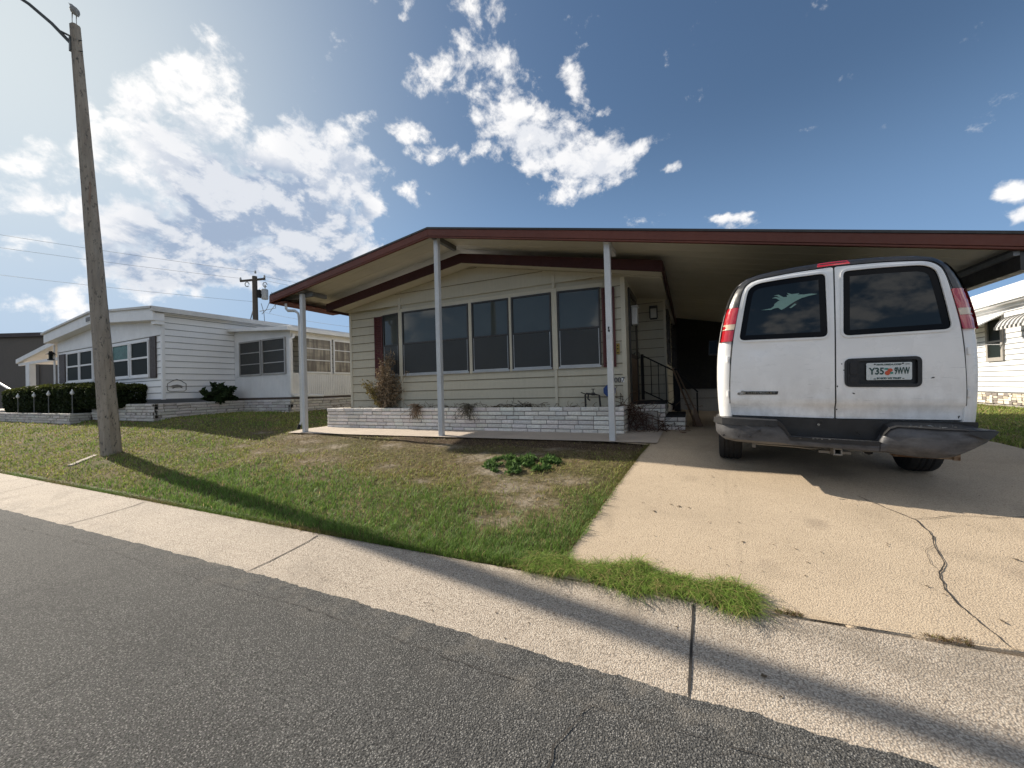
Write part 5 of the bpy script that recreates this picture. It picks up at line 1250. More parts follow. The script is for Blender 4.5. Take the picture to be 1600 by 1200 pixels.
for x0, x1 in ((NX0-.35, -19.8), (-19.8, NX1+.25)):
    m.hexa([(x0, NY-.32, ng(x0)-.36), (x1, NY-.32, ng(x1)-.36), (x1, NY-.27, ng(x1)-.36), (x0, NY-.27, ng(x0)-.36)], [(x0, NY-.32, ng(x0)), (x1, NY-.32, ng(x1)), (x1, NY-.27, ng(x1)), (x0, NY-.27, ng(x0))])
    m.hexa([(x0, NY-.27, ng(x0)-.36), (x1, NY-.27, ng(x1)-.36), (x1, NY, ng(x1)-.36), (x0, NY, ng(x0)-.36)], [(x0, NY-.27, ng(x0)-.34), (x1, NY-.27, ng(x1)-.34), (x1, NY, ng(x1)-.34), (x0, NY, ng(x0)-.34)])
m.box(NX1-.02, NX1+.22, NY-.26, NY-.02, 2.28, 2.70); m.build('gable_board', M_white, nh)
m = MB()
for x0, x1 in ((NX0-.45, -19.8), (-19.8, NX1+.32)): roof_slab(m, x0, x1, NY-.38, 16.2, lambda x: ng(x)-.0, .07)
m.box(NX1+.24, NX1+.34, NY-.38, 16.2, ng(NX1)-.11, ng(NX1)+.02)
m.build('roof', M_rooftop, nh)
m = MB(); m.box(NX1, NX1+.22, NY-.3, 16, 2.64, 2.66); m.build('soffit', M_white, nh)
m = MB(); m.box(NX1-.07, NX1+.022, NY-.022, NY+.06, -.06, 2.6); m.build('corner_trim', M_white, nh); m = MB(); m.box(NX0-.02, NX0+.07, NY-.022, NY+.06, -.06, 2.02); m.build('corner_trim', M_white, nh)
m = MB(); m.box(-20.15, -19.75, NY-.34, NY-.32, 2.80, 3.0); vent = m.build('vent', M_white, nh)
m = MB()
for i in range(4): m.box(-20.12+.095*i, -20.07+.095*i, NY-.345, NY-.34, 2.82, 2.98)
m.build('vent_slot', M_dark, vent)
def dh_window(x0, x1, z0, z1, top, bot):
    m = MB(); f = .06; zm = (z0+z1)/2+.02; y1 = NY-.01
    m.box(x0, x0+f, y1-.05, y1, z0, z1); m.box(x1-f, x1, y1-.05, y1, z0, z1); m.box(x0+f, x1-f, y1-.05, y1, z1-f, z1); m.box(x0+f, x1-f, y1-.05, y1, z0, z0+f); m.box(x0+f, x1-f, y1-.045, y1, zm-.03, zm+.03); m.box(x0-.03, x1+.03, y1-.07, y1, z0-.05, z0)
    o = m.build('window', M_white, nh)
    m = MB(); m.box(x0+f, x1-f, y1-.02, y1-.005, zm+.03, z1-f); m.build('pane', top, o)
    m = MB(); m.box(x0+f, x1-f, y1-.02, y1-.005, z0+f, zm-.03); m.build('pane', bot, o)
for x0, x1, t in ((-23.15, -21.9, M_nglass), (-21.85, -20.6, M_nglass), (-18.95, -17.6, M_green), (-17.5, -16.2, M_nglass)): dh_window(x0, x1, .72, 1.90, t, M_nglass)
m = MB(); m.box(-23.95, -23.35, NY-.05, NY-.012, .70, 1.88); m.build('shutter', M_shut, nh)
m = MB(); m.box(-16.12, -15.74, NY-.05, NY-.012, .64, 1.98)
for i in range(3): m.box(-16.10+.12*i, -16.09+.12*i, NY-.053, NY-.05, .66, 1.96)
m.build('shutter', M_shut, nh)
# sun room on the right side of it
sr = thing('sun_room', 'flat roofed white sun room with curtained screens on the side of the white house', 'sun room', (-13.8, 10, -.6))
SX0, SX1, SY = -15.38, -12.2, 8.2
m = MB(); m.box(SX0, SX1, SY, SY+.08, -.10, 2.28); m.build('front_wall', M_ribx, sr)
m = MB(); m.box(SX1-.08, SX1, SY+.08, 15, -.10, .70); m.box(SX1-.08, SX1, SY+.08, 15, 1.93, 2.1); m.build('side_wall', M_riby, sr)
m = MB(); k = SX0+.05
while k < SX1: m.box(k, k+.035, SY-.012, SY-.001, -.08, .66); k += .075
m.build('front_ribs', M_white, sr)
m = MB(); k = SY+.3
while k < 14: m.box(SX1+.001, SX1+.012, k, k+.035, -.08, .66); k += .075
m.build('side_ribs', M_white, sr)
m = MB(); m.hexa([(SX0, SY-.25, 2.30), (SX1+.25, SY-.25, 2.06), (SX1+.25, 15, 2.06), (SX0, 15, 2.30)], [(SX0, SY-.25, 2.40), (SX1+.25, SY-.25, 2.18), (SX1+.25, 15, 2.18), (SX0, 15, 2.40)]); m.build('roof', M_white, sr)
m = MB(); m.box(SX0, SX1+.03, SY-.03, SY, -.24, -.10); m.box(SX1, SX1+.03, SY, 15, -.24, -.10); m.build('base_board', M_brown, sr)
for x0, x1 in ((-15.02, -13.75), (-13.68, -12.42)):
    m = MB(); y1 = SY-.002; 
    m.box(x0, x0+.05, y1-.05, y1, .68, 1.90); m.box(x1-.05, x1, y1-.05, y1, .68, 1.90); m.box(x0+.05, x1-.05, y1-.05, y1, 1.85, 1.90); m.box(x0+.05, x1-.05, y1-.05, y1, .68, .73)
    for z in (1.08, 1.48): m.box(x0+.05, x1-.05, y1-.04, y1, z-.015, z+.015)
    o = m.build('window', M_alum, sr); m = MB(); m.box(x0+.05, x1-.05, y1-.018, y1, .73, 1.85); m.build('screen', M_screen, o)
for y0, y1 in ((8.55, 9.75), (9.83, 11.0), (11.1, 12.3)):
    m = MB(); x = SX1
    m.box(x, x+.04, y0, y0+.05, .70, 1.93); m.box(x, x+.04, y1-.05, y1, .70, 1.93); m.box(x, x+.04, y0+.05, y1-.05, 1.88, 1.93); m.box(x, x+.04, y0+.05, y1-.05, .70, .75)
    for z in (1.15, 1.55): m.box(x, x+.035, y0+.05, y1-.05, z-.015, z+.015)
    o = m.build('window', M_white, sr); m = MB(); m.box(x-.02, x+.012, y0+.05, y1-.05, .75, 1.88); m.build('curtained_screen', M_curt, o)
m = MB(); m.tube([(SX1+.08, SY+.06, 1.98), (SX1+.08, SY+.06, 1.86), (SX1+.06, SY-.04, 1.80), (SX1+.06, SY-.04, .02), (SX1+.08, SY+.05, -.06), (SX1+.25, SY+1.0, -.08)], .045, 6); m.build('downspout', M_white, sr)
# brick base and planter walls
def brick_thing(label, segs, ztop, n, h, seed, c=( .58, .55, .51)):
    t = thing('brick_wall', label, 'low wall', (segs[0][0][0], segs[0][0][1], ztop-n*h))
    m = MB()
    for i, (a, b) in enumerate(segs): brickwork(m, a, b, ztop-n*h, n, h, seed=seed+i, L0=.42, tint=c, rough=.014)
    m.build('brick_face', M_brick, t, vcol=True, fix=False)
    m = MB()
    for a, b in segs:
        d = (Vector(b)-Vector(a)).normalized(); nr = Vector((-d.y, d.x))
        p = Vector(a)+nr*.055; q = Vector(b)+nr*.055; m.bar((p.x, p.y, ztop-n*h/2-.01), (q.x, q.y, ztop-n*h/2-.01), .09, n*h-.03)
    m.build('mortar_core', M_mortar, t); return t
brick_thing('low whitewashed brick planter wall in front of the clipped shrubs', [((-40, 5.10), (-19.25, 5.10)), ((-19.25, 5.10), (-19.25, 5.6))], -.45, 5, .09, 30)
brick_thing('stepped whitewashed brick base along the side of the white house', [((-19.2, 5.6), (-14.7, 5.6)), ((-14.7, 5.6), (-14.7, 8.1)), ((-14.7, 8.1), (-12.12, 8.1)), ((-12.12, 8.1), (-12.12, 15))], -.17, 6, .09, 40)
m = MB(); m.box(-40, -19.3, 5.2, 6.0, -.9, -.52); m.box(-19.2, -14.75, 5.66, 6.1, -.9, -.24); m.box(-15.4, -14.75, 5.66, 8.1, -.9, -.24); o = m.build('planting_bed', M_brown); o['kind'] = 'structure'
m = MB(); m.box(-40, -22.6, 4.6, 5.02, -.95, -.70) if False else m.box(-45, -24.4, 6.1, 9.5, -.7, -.42); o = m.build('patio', M_slab); o['kind'] = 'structure'
# porch awning on its left and the dark building beyond
aw = thing('porch_awning', 'white sloping porch awning with square post at the left end of the white house', 'awning', (-27, 7.5, -.6))
m = MB(); m.hexa([(-29.7, 6.1, 1.83), (-24.25, 6.1, 2.42), (-24.25, 10, 2.42), (-29.7, 10, 1.83)], [(-29.7, 6.1, 2.02), (-24.25, 6.1, 2.61), (-24.25, 10, 2.61), (-29.7, 10, 2.02)]); m.build('roof', M_white, aw)
m = MB(); m.box(-29.7, -24.3, 6.18, 6.26, 1.72, 1.84); m.build('beam', M_white, aw)
m = MB(); m.box(-28.5, -28.0, 6.14, 6.34, -.6, 1.75); m.build('post', M_white, aw)
m = MB(); m.tube([(-36, 6.3, 1.55), (-30.3, 6.3, .35), (-29.0, 6.3, .05)], .05, 6); tag(m.build('stair_rail', M_white), 'white sloping stair rail at the far left edge beside the porch awning', 'stair rail')
FB = Matrix.Rotation(YAW, 4, 'Z')
bld = thing('warehouse', 'dark taupe flat roofed building beyond the white porch awning', 'building', FB @ Vector((-45, 34, -.6)))
m = MB(FB); m.box(-95, -31, 30, 45, -.8, 4.95); m.build('wall', M_store, bld)
m = MB(FB); m.box(-95.2, -30.8, 29.8, 45.2, 4.95, 5.25); m.build('roof_edge', M_shut, bld)
m = MB(FB); m.box(-36.4, -36.25, 29.92, 30.0, .0, 3.8); m.build('wall_pipe', M_store, bld); m = MB(FB); m.box(-34.0, -33.9, 29.92, 30, .2, 2.2); m.build('wall_pipe', M_store, bld)
text('1276', .5, FB @ Matrix.Translation((-35.4, 29.97, .95)) @ Matrix.Rotation(R(90), 4, 'X'), M_grey, 'house_number', bld, 1.2, .01)
ln = thing('wall_lantern', 'black wall lantern at the left corner of the white house', 'lantern', (-24.35, 6.0, 1.9))
m = MB(); m.box(-24.38, -24.28, 5.87, 5.97, 1.72, 1.92); m.build('lantern_glass', M_nglass, ln)
m = MB(); m.hexa([(-24.47, 5.80, 1.92), (-24.19, 5.80, 1.92), (-24.19, 6.04, 1.92), (-24.47, 6.04, 1.92)], [(-24.36, 5.88, 2.06), (-24.30, 5.88, 2.06), (-24.30, 5.94, 2.06), (-24.36, 5.94, 2.06)]); m.box(-24.41, -24.25, 5.84, 6.0, 1.68, 1.72); m.build('cap', M_black, ln)
m = MB(); m.tube([(-24.33, 6.02, -.05), (-24.33, 6.02, 2.3)], .03, 6); tag(m.build('corner_pipe', M_white), 'thin white pipe up the left corner of the white house', 'pipe')
fo = thing('wall_ornament', 'dark metal fish ornament in a hoop on the white side wall near the corner', 'ornament', (NX1+.03, 6.45, .35))
m = MB(); ho = [(6.45+.25*a, .36+.22*b) for a, b in ((-1, -.55), (-1, .35), (-.5, .75), (0, 1.0), (.5, .75), (1, .35), (1, -.55), (.8, -.75), (-.8, -.75))]
m.tube([(NX1+.03, y, z) for y, z in ho+[ho[0]]], .009, 6); m.build('hoop', M_gal, fo)
m = MB(); m.prism([(6.24, .34), (6.34, .39), (6.45, .41), (6.56, .385), (6.64, .34), (6.58, .335), (6.60, .29), (6.52, .325), (6.40, .31), (6.34, .28), (6.33, .325)], NX1+.022, NX1+.034, lambda u, v, q: (q, u, v)); m.build('fish', M_gal, fo)

# ------------------------------------------------------------------ white house on the right
rh = thing('neighbour_house', 'bright white sided house at the right edge with window awnings and stone base', 'house', (13, 20, -.95))
QX = 8.3
m = MB(); siding(m, (QX, 34), (QX, 11), -.57, 2.06, lap=.165, zstart=-.57, lip=.024); siding(m, (QX, 11), (16, 11), -.57, 2.06, lap=.165, zstart=-.57, lip=.024); m.build('side_wall', [M_white, M_whshade], rh)
m = MB(); m.box(QX+.02, 16, 11.02, 34, -1.2, -.58); m.build('base', M_grey, rh)
m = MB()
rs = random.Random(5); y = 11.0
while y < 30:
    l = rs.uniform(.12, .34); z = -.93
    while z < -.60:
        h = rs.uniform(.06, .13); t = rs.choice([(.62, .56, .46), (.50, .44, .35), (.70, .65, .55), (.25, .22, .2)]); m.box(QX-.02-rs.uniform(0, .03), QX+.03, y, y+l-.015, z, min(z+h, -.59)-.012, col=t); z += h
    y += l
m.build('stone_base', M_brick, rh, vcol=True)
m = MB(); m.box(QX-.02, 16, 10.9, 34, 2.06, 2.10); m.box(QX-.30, QX-.02, 10.7, 34, 2.12, 2.16); m.box(QX-.10, QX-.02, 10.9, 34, 2.02, 2.12); m.build('soffit', M_white, rh)
m = MB(); m.box(QX-.36, QX-.28, 10.6, 34, 2.16, 2.34); m.hexa([(QX-.30, 10.6, 2.34), (QX+3.5, 10.6, 3.0), (QX+3.5, 34, 3.0), (QX-.30, 34, 2.34)], [(QX-.30, 10.6, 2.62), (QX+3.5, 10.6, 3.25), (QX+3.5, 34, 3.25), (QX-.30, 34, 2.62)]); m.build('roof', M_white, rh)
m = MB(); y0, y1 = 17.72, 18.55
m.box(QX-.06, QX, y0, y0+.10, .42, 1.84); m.box(QX-.06, QX, y1-.10, y1, .42, 1.84); m.box(QX-.06, QX, y0+.1, y1-.1, 1.74, 1.84); m.box(QX-.06, QX, y0+.1, y1-.1, .42, .54); m.box(QX-.05, QX, y0+.1, y1-.1, 1.02, 1.08)
o = m.build('window', M_grey, rh); m = MB(); m.box(QX-.02, QX-.014, y0+.1, y1-.1, .54, 1.74); m.build('pane', M_nglass, o)
a1 = thing('window_awning', 'flat white metal awning propped over the grey framed window of the right house', 'awning', (QX-.4, 18.2, 1.7))
m = MB(); m.hexa([(QX-.78, 17.7, 1.42), (QX-.01, 17.7, 1.86), (QX-.01, 20.4, 1.86), (QX-.78, 20.4, 1.42)], [(QX-.78, 17.7, 1.46), (QX-.01, 17.7, 1.90), (QX-.01, 20.4, 1.90), (QX-.78, 20.4, 1.46)]); m.build('panel', M_white, a1)
m = MB(); m.tube([(QX-.76, 17.75, 1.42), (QX-.76, 18.0, 1.0), (QX-.02, 17.75, .92)], .014, 6); m.tube([(QX-.76, 20.3, 1.42), (QX-.02, 20.3, .75)], .014, 6); m.build('brace', M_white, a1)
a2 = thing('window_awning', 'rounded grey striped awning at the very right edge of the photo', 'awning', (QX-.3, 16.3, 1.5))
m = MB(); vs = []; 
for i in range(9):
    an = R(90*i/8); x = QX-.5*math.sin(an)-.02; z = 1.32+.42*math.cos(an); vs += [(x, 15.2, z), (x, 17.0, z)]
m.add(vs, [(2*i, 2*i+1, 2*i+3, 2*i+2) for i in range(8)], 0, True); m.build('hood', M_awn, a2)
m = MB()
for y in np.arange(15.2, 17.0, .18):
    for i in range(8):
        an0, an1 = R(90*i/8), R(90*(i+1)/8); m.bar((QX-.505*math.sin(an0)-.02, y, 1.32+.425*math.cos(an0)), (QX-.505*math.sin(an1)-.02, y, 1.32+.425*math.cos(an1)), .07, .014)
m.build('stripe', M_gal, a2)

# ------------------------------------------------------------------ street lamp pole with the bird on top
PB = Vector((-11.53, 3.66, -1.30)); PT = Vector((-11.965, 3.335, 8.07))
sp = thing('street_lamp', 'weathered concrete street lamp pole leaning slightly left at the edge of the lawn', 'street lamp', PB)
ax = (PT-PB).normalized(); e1 = Vector((math.cos(R(14)), math.sin(R(14)), 0)); e1 = (e1-ax*e1.dot(ax)).normalized(); e2 = ax.cross(e1)
m = MB(); vs = []; NS = 40; k = 8
for i in range(NS+1):
    t = i/NS; h = lerp(.148, .072, t); c = PB+(PT-PB)*t; ch = h*.42
    for a, b in ((-h, -h+ch), (-h, h-ch), (-h+ch, h), (h-ch, h), (h, h-ch), (h, -h+ch), (h-ch, -h), (-h+ch, -h)):
        j = .004*mnoise.noise((a*20, b*20, t*60)); vs.append(c+e1*(a*(1+j*6))+e2*(b*(1+j*6)))
fs = [(i*k+j, i*k+(j+1) % k, (i+1)*k+(j+1) % k, (i+1)*k+j) for i in range(NS) for j in range(k)]+[tuple(range(k-1, -1, -1)), tuple(NS*k+j for j in range(k))]
m.add(vs, fs); m.build('pole', M_pole, sp)
def at(t, a=0, b=0): return PB+(PT-PB)*t+e1*a+e2*b
m = MB(); A = at(.955, -.07, -.03)
m.tube([A, A+Vector((-.30, -.22, .42)), A+Vector((-.62, -.46, .78)), A+Vector((-1.0, -.80, 1.10)), A+Vector((-1.6, -1.3, 1.42)), A+Vector((-2.2, -1.8, 1.52))], [.035, .033, .032, .03, .03, .03], 8)
m.bar(at(.972, -.05, -.03), A+Vector((-.22, -.16, .30)), .03, .03); m.box(A.x-.02, A.x+.06, A.y-.05, A.y+.07, A.z-.16, A.z+.14); m.build('arm', M_arm, sp)
HD = A+Vector((-2.2, -1.8, 1.52)); m = MB(); m.tube([HD, HD+Vector((-.12, -.1, .02)), HD+Vector((-.4, -.33, .02)), HD+Vector((-.62, -.5, -.02))], [.04, .10, .13, .04], 10); m.build('lamp_head', M_gal, sp)
m = MB()
for t, s in ((.964, 1), (.939, 1)): m.tube([at(t, .05), at(t, .16)-Vector((0, 0, .03))], .010, 6)
m.build('step_bolt', M_arm, sp)
m = MB(); m.tube([at(.935, -.07), at(.940, -.10), at(.950, -.15), at(.9585, -.19)], .009, 6); m.box(*[v for p in ((at(.936, -.10).x-.03, at(.936, -.10).x+.03), (at(.936, -.1).y-.03, at(.936, -.1).y+.03), (at(.936).z-.08, at(.936).z+.06)) for v in p]); m.tube([at(.952, -.13), at(.950, -.10)], .007, 5); m.build('bracket', M_gal, sp)
bird = thing('bird', 'grey hunched wading bird standing on top of the concrete street lamp pole', 'bird', PT)
m = MB(); T0 = PT+Vector((-.005, 0, .0)); cr = Vector((_r0.x, _r0.y, 0))
def bp(u, v, w_=0): return T0+cr*u+Vector((0, 0, v))+Vector((-_r0.y, _r0.x, 0))*w_
spine = [bp(-.105, .485), bp(-.088, .468), bp(-.078, .455), bp(-.062, .445), bp(-.048, .425), bp(-.036, .395), bp(-.015, .355), bp(.010, .315), bp(.035, .275), bp(.055, .235), bp(.075, .195)]
m.tube(spine, [.003, .012, .026, .028, .032, .050, .070, .076, .064, .040, .010], 12)
m.tube([bp(-.045, .30), bp(-.02, .285), bp(.02, .27), bp(.06, .23), bp(.085, .185)], [.006, .03, .045, .035, .006], 8)
m.build('body', M_bird, bird)
m = MB(); m.tube([bp(-.085, .462), bp(-.115, .49), bp(-.135, .505)], [.010, .006, .002], 6); m.build('beak', M_arm, bird)
for u, w_ in ((-.045, -.01), (.018, .015)):
    m = MB(); m.tube([bp(u+.005, .27, w_), bp(u, .14, w_), bp(u+.004, .005, w_)], [.011, .006, .006], 6)
    for a in (-.035, 0, .035): m.tube([bp(u+.004, .006, w_), bp(u-.03, .004, w_+a)], .004, 5)
    m.build('leg', M_birdl, bird)
m = MB(); a = Vector((-11.45, 3.02, float(zg(-11.45, 3.02)))); b = Vector((-11.80, 3.50, float(zg(-11.8, 3.5)))); m.bar(a+Vector((0, 0, .0)), b+Vector((0, 0, .0)), .10, .05)
tag(m.build('concrete_strip', M_slab, None, bevel=.008), 'short pale concrete strip lying in the grass beside the lamp pole', 'strip')

# ------------------------------------------------------------------ utility pole and wires
UP = Vector((-25.9, 15.1, 0))
up_ = thing('utility_pole', 'dark wooden utility pole with crossarm and transformer behind the white house', 'utility pole', (UP.x, UP.y, -.6))
m = MB(); m.tube([(UP.x, UP.y, -.7), (UP.x, UP.y, 7.65)], [.19, .145], 10); m.build('pole', M_wpole, up_)
cdir = Vector((.80, .60, 0)); m = MB(); cz = 7.42
m.bar(Vector((UP.x, UP.y, cz-.10))-cdir*.85, Vector((UP.x, UP.y, cz+.08))+cdir*.62, .10, .12); m.build('crossarm', M_wpole, up_)
m = MB()
for s, z in ((-.82, -.04), (.05, .42), (.58, .14)):
    p = Vector((UP.x, UP.y, cz))+cdir*s; m.lathe([(.05, 0), (.07, .05), (.04, .10), (.06, .15), (.0, .20)], (p.x, p.y, p.z+z), 'Z', 8)
for s in (-.45, .60):
    p = Vector((UP.x, UP.y, cz-.30))+cdir*s; m.tube([p+cdir*.12*math.cos(R(a))+Vector((0, 0, .15*math.sin(R(a)))) for a in range(0, 330, 40)], .03, 6)
m.build('insulator', M_xfmr, up_)
m = MB(); tp = Vector((UP.x, UP.y, 0))+Vector((.50, .32, 0)); m.lathe([(0, 6.16), (.18, 6.16), (.20, 6.2), (.20, 6.76), (.18, 6.80), (0, 6.82)], (tp.x, tp.y, 0), 'Z', 18); m.tube([tp+Vector((.05, 0, 6.86)), tp+Vector((.05, 0, 7.1))], .045, 6); m.build('transformer', M_xfmr, up_)
m = MB(); m.box(tp.x-.30, tp.x-.10, tp.y-.30, tp.y-.10, 6.25, 6.75); m.box(UP.x, tp.x, UP.y+.1, UP.y+.2, 6.3, 6.45); m.build('bracket', M_black, up_)
m = MB()
for a, b, c in (((.9, .5, 6.6), (1.25, .75, 6.1), (.75, .45, 5.3)), ((.7, .5, 6.0), (.6, .35, 5.5), (.35, .2, 5.2)), ((1.0, .6, 6.6), (1.0, .7, 5.6), (.2, .15, 5.4)), ((.3, .2, 5.9), (.4, .3, 5.3), (.45, .3, 4.7))):
    m.tube([Vector((UP.x, UP.y, 0))+Vector(q) for q in (a, b, c)], .018, 5)
m.build('service_loop', M_wire, up_)
m = MB(); m.tube([(UP.x-.1, UP.y-.05, 5.6), (UP.x-1.3, UP.y-1.0, -.4)], .03, 5); m.build('guy_wire', M_wire, up_)
def wire(a, b, sag, label, r=.0075):
    a, b = Vector(a), Vector(b); pts = [a.lerp(b, i/14)-Vector((0, 0, sag*4*(i/14)*(1-i/14))) for i in range(15)]
    m = MB(); m.tube(pts, r, 5); tag(m.build('power_line', M_wire), label, 'power line', 'power lines at the utility pole')
A1 = Vector((UP.x, UP.y, 0))
wire(A1+cdir*-.82+Vector((0, 0, 7.50)), (-33.6, -9, 7.55), .35, 'lower of the two close power lines crossing the left sky')
wire(A1+Vector((0, 0, 7.95)), (-33, -9, 8.05), .35, 'topmost power line crossing the left sky')
wire(A1+Vector((0, 0, 6.0)), (-33, -9, 6.35), .35, 'single lower power line crossing the left sky')
wire(A1+cdir*.58+Vector((0, 0, 7.65)), (-19, 33, 7.55), .25, 'upper power line running right behind the maroon eave')
wire(A1+cdir*.3+Vector((0, 0, 7.45)), (-19.4, 33, 7.2), .25, 'second power line running right behind the maroon eave')
wire(A1+Vector((.2, .1, 5.4)), (-13.0, 16, 3.0), .25, 'lowest service line sagging from the transformer to the right')
wire((-60, 12, 4.6), (-24.5, 8, 2.85), .3, 'service line above the dark taupe building at the far left')

# ------------------------------------------------------------------ shrubs and weeds
def leaf_cloud(name, parent, pts, size, cols, mat, norms=None, elong=1.6):
    n = len(pts); a = RNG.normal(size=(n, 3)); a /= np.linalg.norm(a, axis=1)[:, None]
    b = RNG.normal(size=(n, 3)); b -= a*(a*b).sum(1)[:, None]; b /= np.linalg.norm(b, axis=1)[:, None]
    s = size*(.6+.8*RNG.random((n, 1)))
    V = np.stack([pts-a*s*elong*.5, pts+b*s*.5, pts+a*s*elong*.5, pts-b*s*.5], 1).reshape(-1, 3)
    i = np.arange(n)*4; Fq = np.stack([i, i+1, i+2, i+3], 1)
    return np_mesh(name, V, Fq, mat, parent, np.repeat(cols, 4, 0))
def bumpy(p, f, amp, seed): return np.array([mnoise.noise((q[0]*f+seed, q[1]*f, q[2]*f)) for q in p])*amp
def clipped_shrub(x, y, w_, d_, z0, z1, n, label):
    t = thing('clipped_shrub', label, 'shrub', (x, y, z0), 'clipped shrubs in front of the white house')
    u = RNG.random((n, 3))*2-1
    q = u/np.maximum(1e-6, (np.abs(u)**5).sum(1)[:, None]**(1/5)); q *= (.80+.22*RNG.random((n, 1))**.6)
    taper = .80+.20*(q[:, 2:3]*.5+.5)
    P = np.concatenate([q[:, :2]*np.array([w_, d_])/2*taper, (q[:, 2:3]*.5+.5)*(z1-z0)], 1)+np.array([x, y, z0])
    P += bumpy(P, 2.6, .09, x)[:, None]*np.array([.6, .6, .5])
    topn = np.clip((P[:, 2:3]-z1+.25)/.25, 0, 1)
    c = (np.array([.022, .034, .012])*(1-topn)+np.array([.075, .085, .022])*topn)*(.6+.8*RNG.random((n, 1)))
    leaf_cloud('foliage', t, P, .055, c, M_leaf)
    m = MB()
    for a in (-.3, 0, .3): m.tube([(x+a*w_*.3, y, z0-.1), (x+a*w_*.5, y, (z0+z1)/2)], .03, 5)
    m.build('stem', M_wpole, t); return t
for i, (x, w_, z1, y) in enumerate(((-27.6, 2.2, .56, 5.85), (-25.4, 2.3, .60, 5.75), (-23.2, 2.3, .62, 5.75), (-21.0, 2.3, .60, 5.75), (-18.9, 2.2, .56, 5.75), (-17.25, 1.75, .46, 5.75))):
    clipped_shrub(x, y, w_, .95, -.55 if x < -19 else -.3, z1, 7500, ['leftmost dark clipped shrub of the row, beside the porch awning post', 'second clipped shrub from the left in the row under the house windows', 'third clipped shrub from the left, under the left window pair', 'fourth clipped shrub from the left, behind the rightmost stake light', 'fifth clipped shrub, directly left of the lamp pole', 'rightmost clipped shrub, right of the lamp pole by the house corner'][i])
for i, (x, top, lb) in enumerate(((-25.2, .26, 'leftmost of the four small white stake lights along the shrub row'), (-23.3, .27, 'second stake light from the left along the shrub row'), (-21.75, .30, 'third stake light from the left, with taller head, along the shrub row'), (-19.5, .30, 'rightmost of the four small stake lights, nearest the lamp pole'))):
    t = thing('stake_light', lb, 'garden light', (x, 5.22, -.55), 'stake lights along the shrubs')
    m = MB(); m.tube([(x, 5.22, -.55), (x, 5.22, top-.12)], .014, 6); m.build('stake', M_gal, t)
    m = MB(); m.lathe([(.02, top-.12), (.052, top-.08), (.052, top-.03), (.022, top+.02), (.015, top+.06), (0, top+.07)], (x, 5.22, 0), 'Z', 10); m.build('head', M_whitel, t)
def leafy_shrub(x, y, z, rx, rz, n, label):
    t = thing('leafy_shrub', label, 'shrub', (x, y, z)); P = []; C = []
    for s in range(34):
        a = random.uniform(0, 6.28); e = random.uniform(.15, 1.45); L_ = random.uniform(.7, 1.05)
        d = np.array([math.cos(a)*math.cos(e)*rx, math.sin(a)*math.cos(e)*rx, math.sin(e)*rz])*L_
        k = n//34; tt = RNG.random((k, 1))**.5; P.append(np.array([x, y, z])+d*tt+RNG.normal(0, .035, (k, 3))); C.append(np.array([.03, .05, .018])*(.5+1.0*RNG.random((k, 1))))
    leaf_cloud('foliage', t, np.concatenate(P), .085, np.concatenate(C), M_leaf, elong=2.2)
    m = MB()
    for s in range(5): a = s*1.25; m.tube([(x, y, z-.1), (x+.2*math.cos(a), y+.2*math.sin(a), z+rz*.6)], .015, 5)
    m.build('stem', M_wpole, t)
leafy_shrub(-14.95, 7.45, -.26, .62, .68, 2400, 'rounded dark leafy shrub beside the white side wall near the sun room')
def dry_bush():
    t = thing('dry_bush', 'tall dead brown bush in the brick planter in front of the leftmost window', 'bush', H(-5.5, -.22, -.42))
    m = MB(); tips = []; rs = random.Random(4)
    for i in range(150):
        b = Vector((-5.48+rs.uniform(-.10, .10), -.22+rs.uniform(-.06, .06), -.42)); up = rs.random()
        if i < 85: tx, tz = -5.45+rs.gauss(0, .24), rs.uniform(-.30, .32)
        else: tx, tz = -5.36+rs.gauss(0, .17), rs.uniform(.28, 1.02)
        if i % 9 == 0: tx, tz = -5.95+rs.uniform(-.05, .18), rs.uniform(.02, .26)
        ty = -.22+rs.uniform(-.22, .06); p = b; pts = [p]
        for k in range(1, 6):
            f = k/5; q = b.lerp(Vector((tx, ty, tz)), f)+Vector((rs.uniform(-.04, .04), rs.uniform(-.03, .03), rs.uniform(-.02, .03))); q.y = min(q.y, -.145); pts.append(q)
        g = rs.uniform(.6, 1.2); m.tube(pts, [.008, .007, .006, .005, .004, .003], 4, caps=False, col=(.27*g, .205*g, .135*g)); tips.append(pts)
    for o in [m]: 
        m.M = None; m.v = [FH @ v for v in m.v]; m.build('twigs', M_twig, t, vcol=True, fix=False)
    P = []; C = []
    for pts in tips:
        for k in range(30):
            i = rs.randint(1, 4); f = rs.random(); q = pts[i].lerp(pts[i+1], f)+Vector((rs.gauss(0, .03), rs.gauss(0, .025), rs.gauss(0, .03))); q.y = min(q.y, -.135)
            P.append(tuple(FH @ q)); g = rs.uniform(.45, 1.35); C.append((.29*g, .22*g, .145*g) if (pts[-1].x > -5.75) else (.24*g, .20*g, .075*g))
    leaf_cloud('dry_leaves', t, np.array(P), .030, np.array(C), M_twig, elong=2.0)
dry_bush()
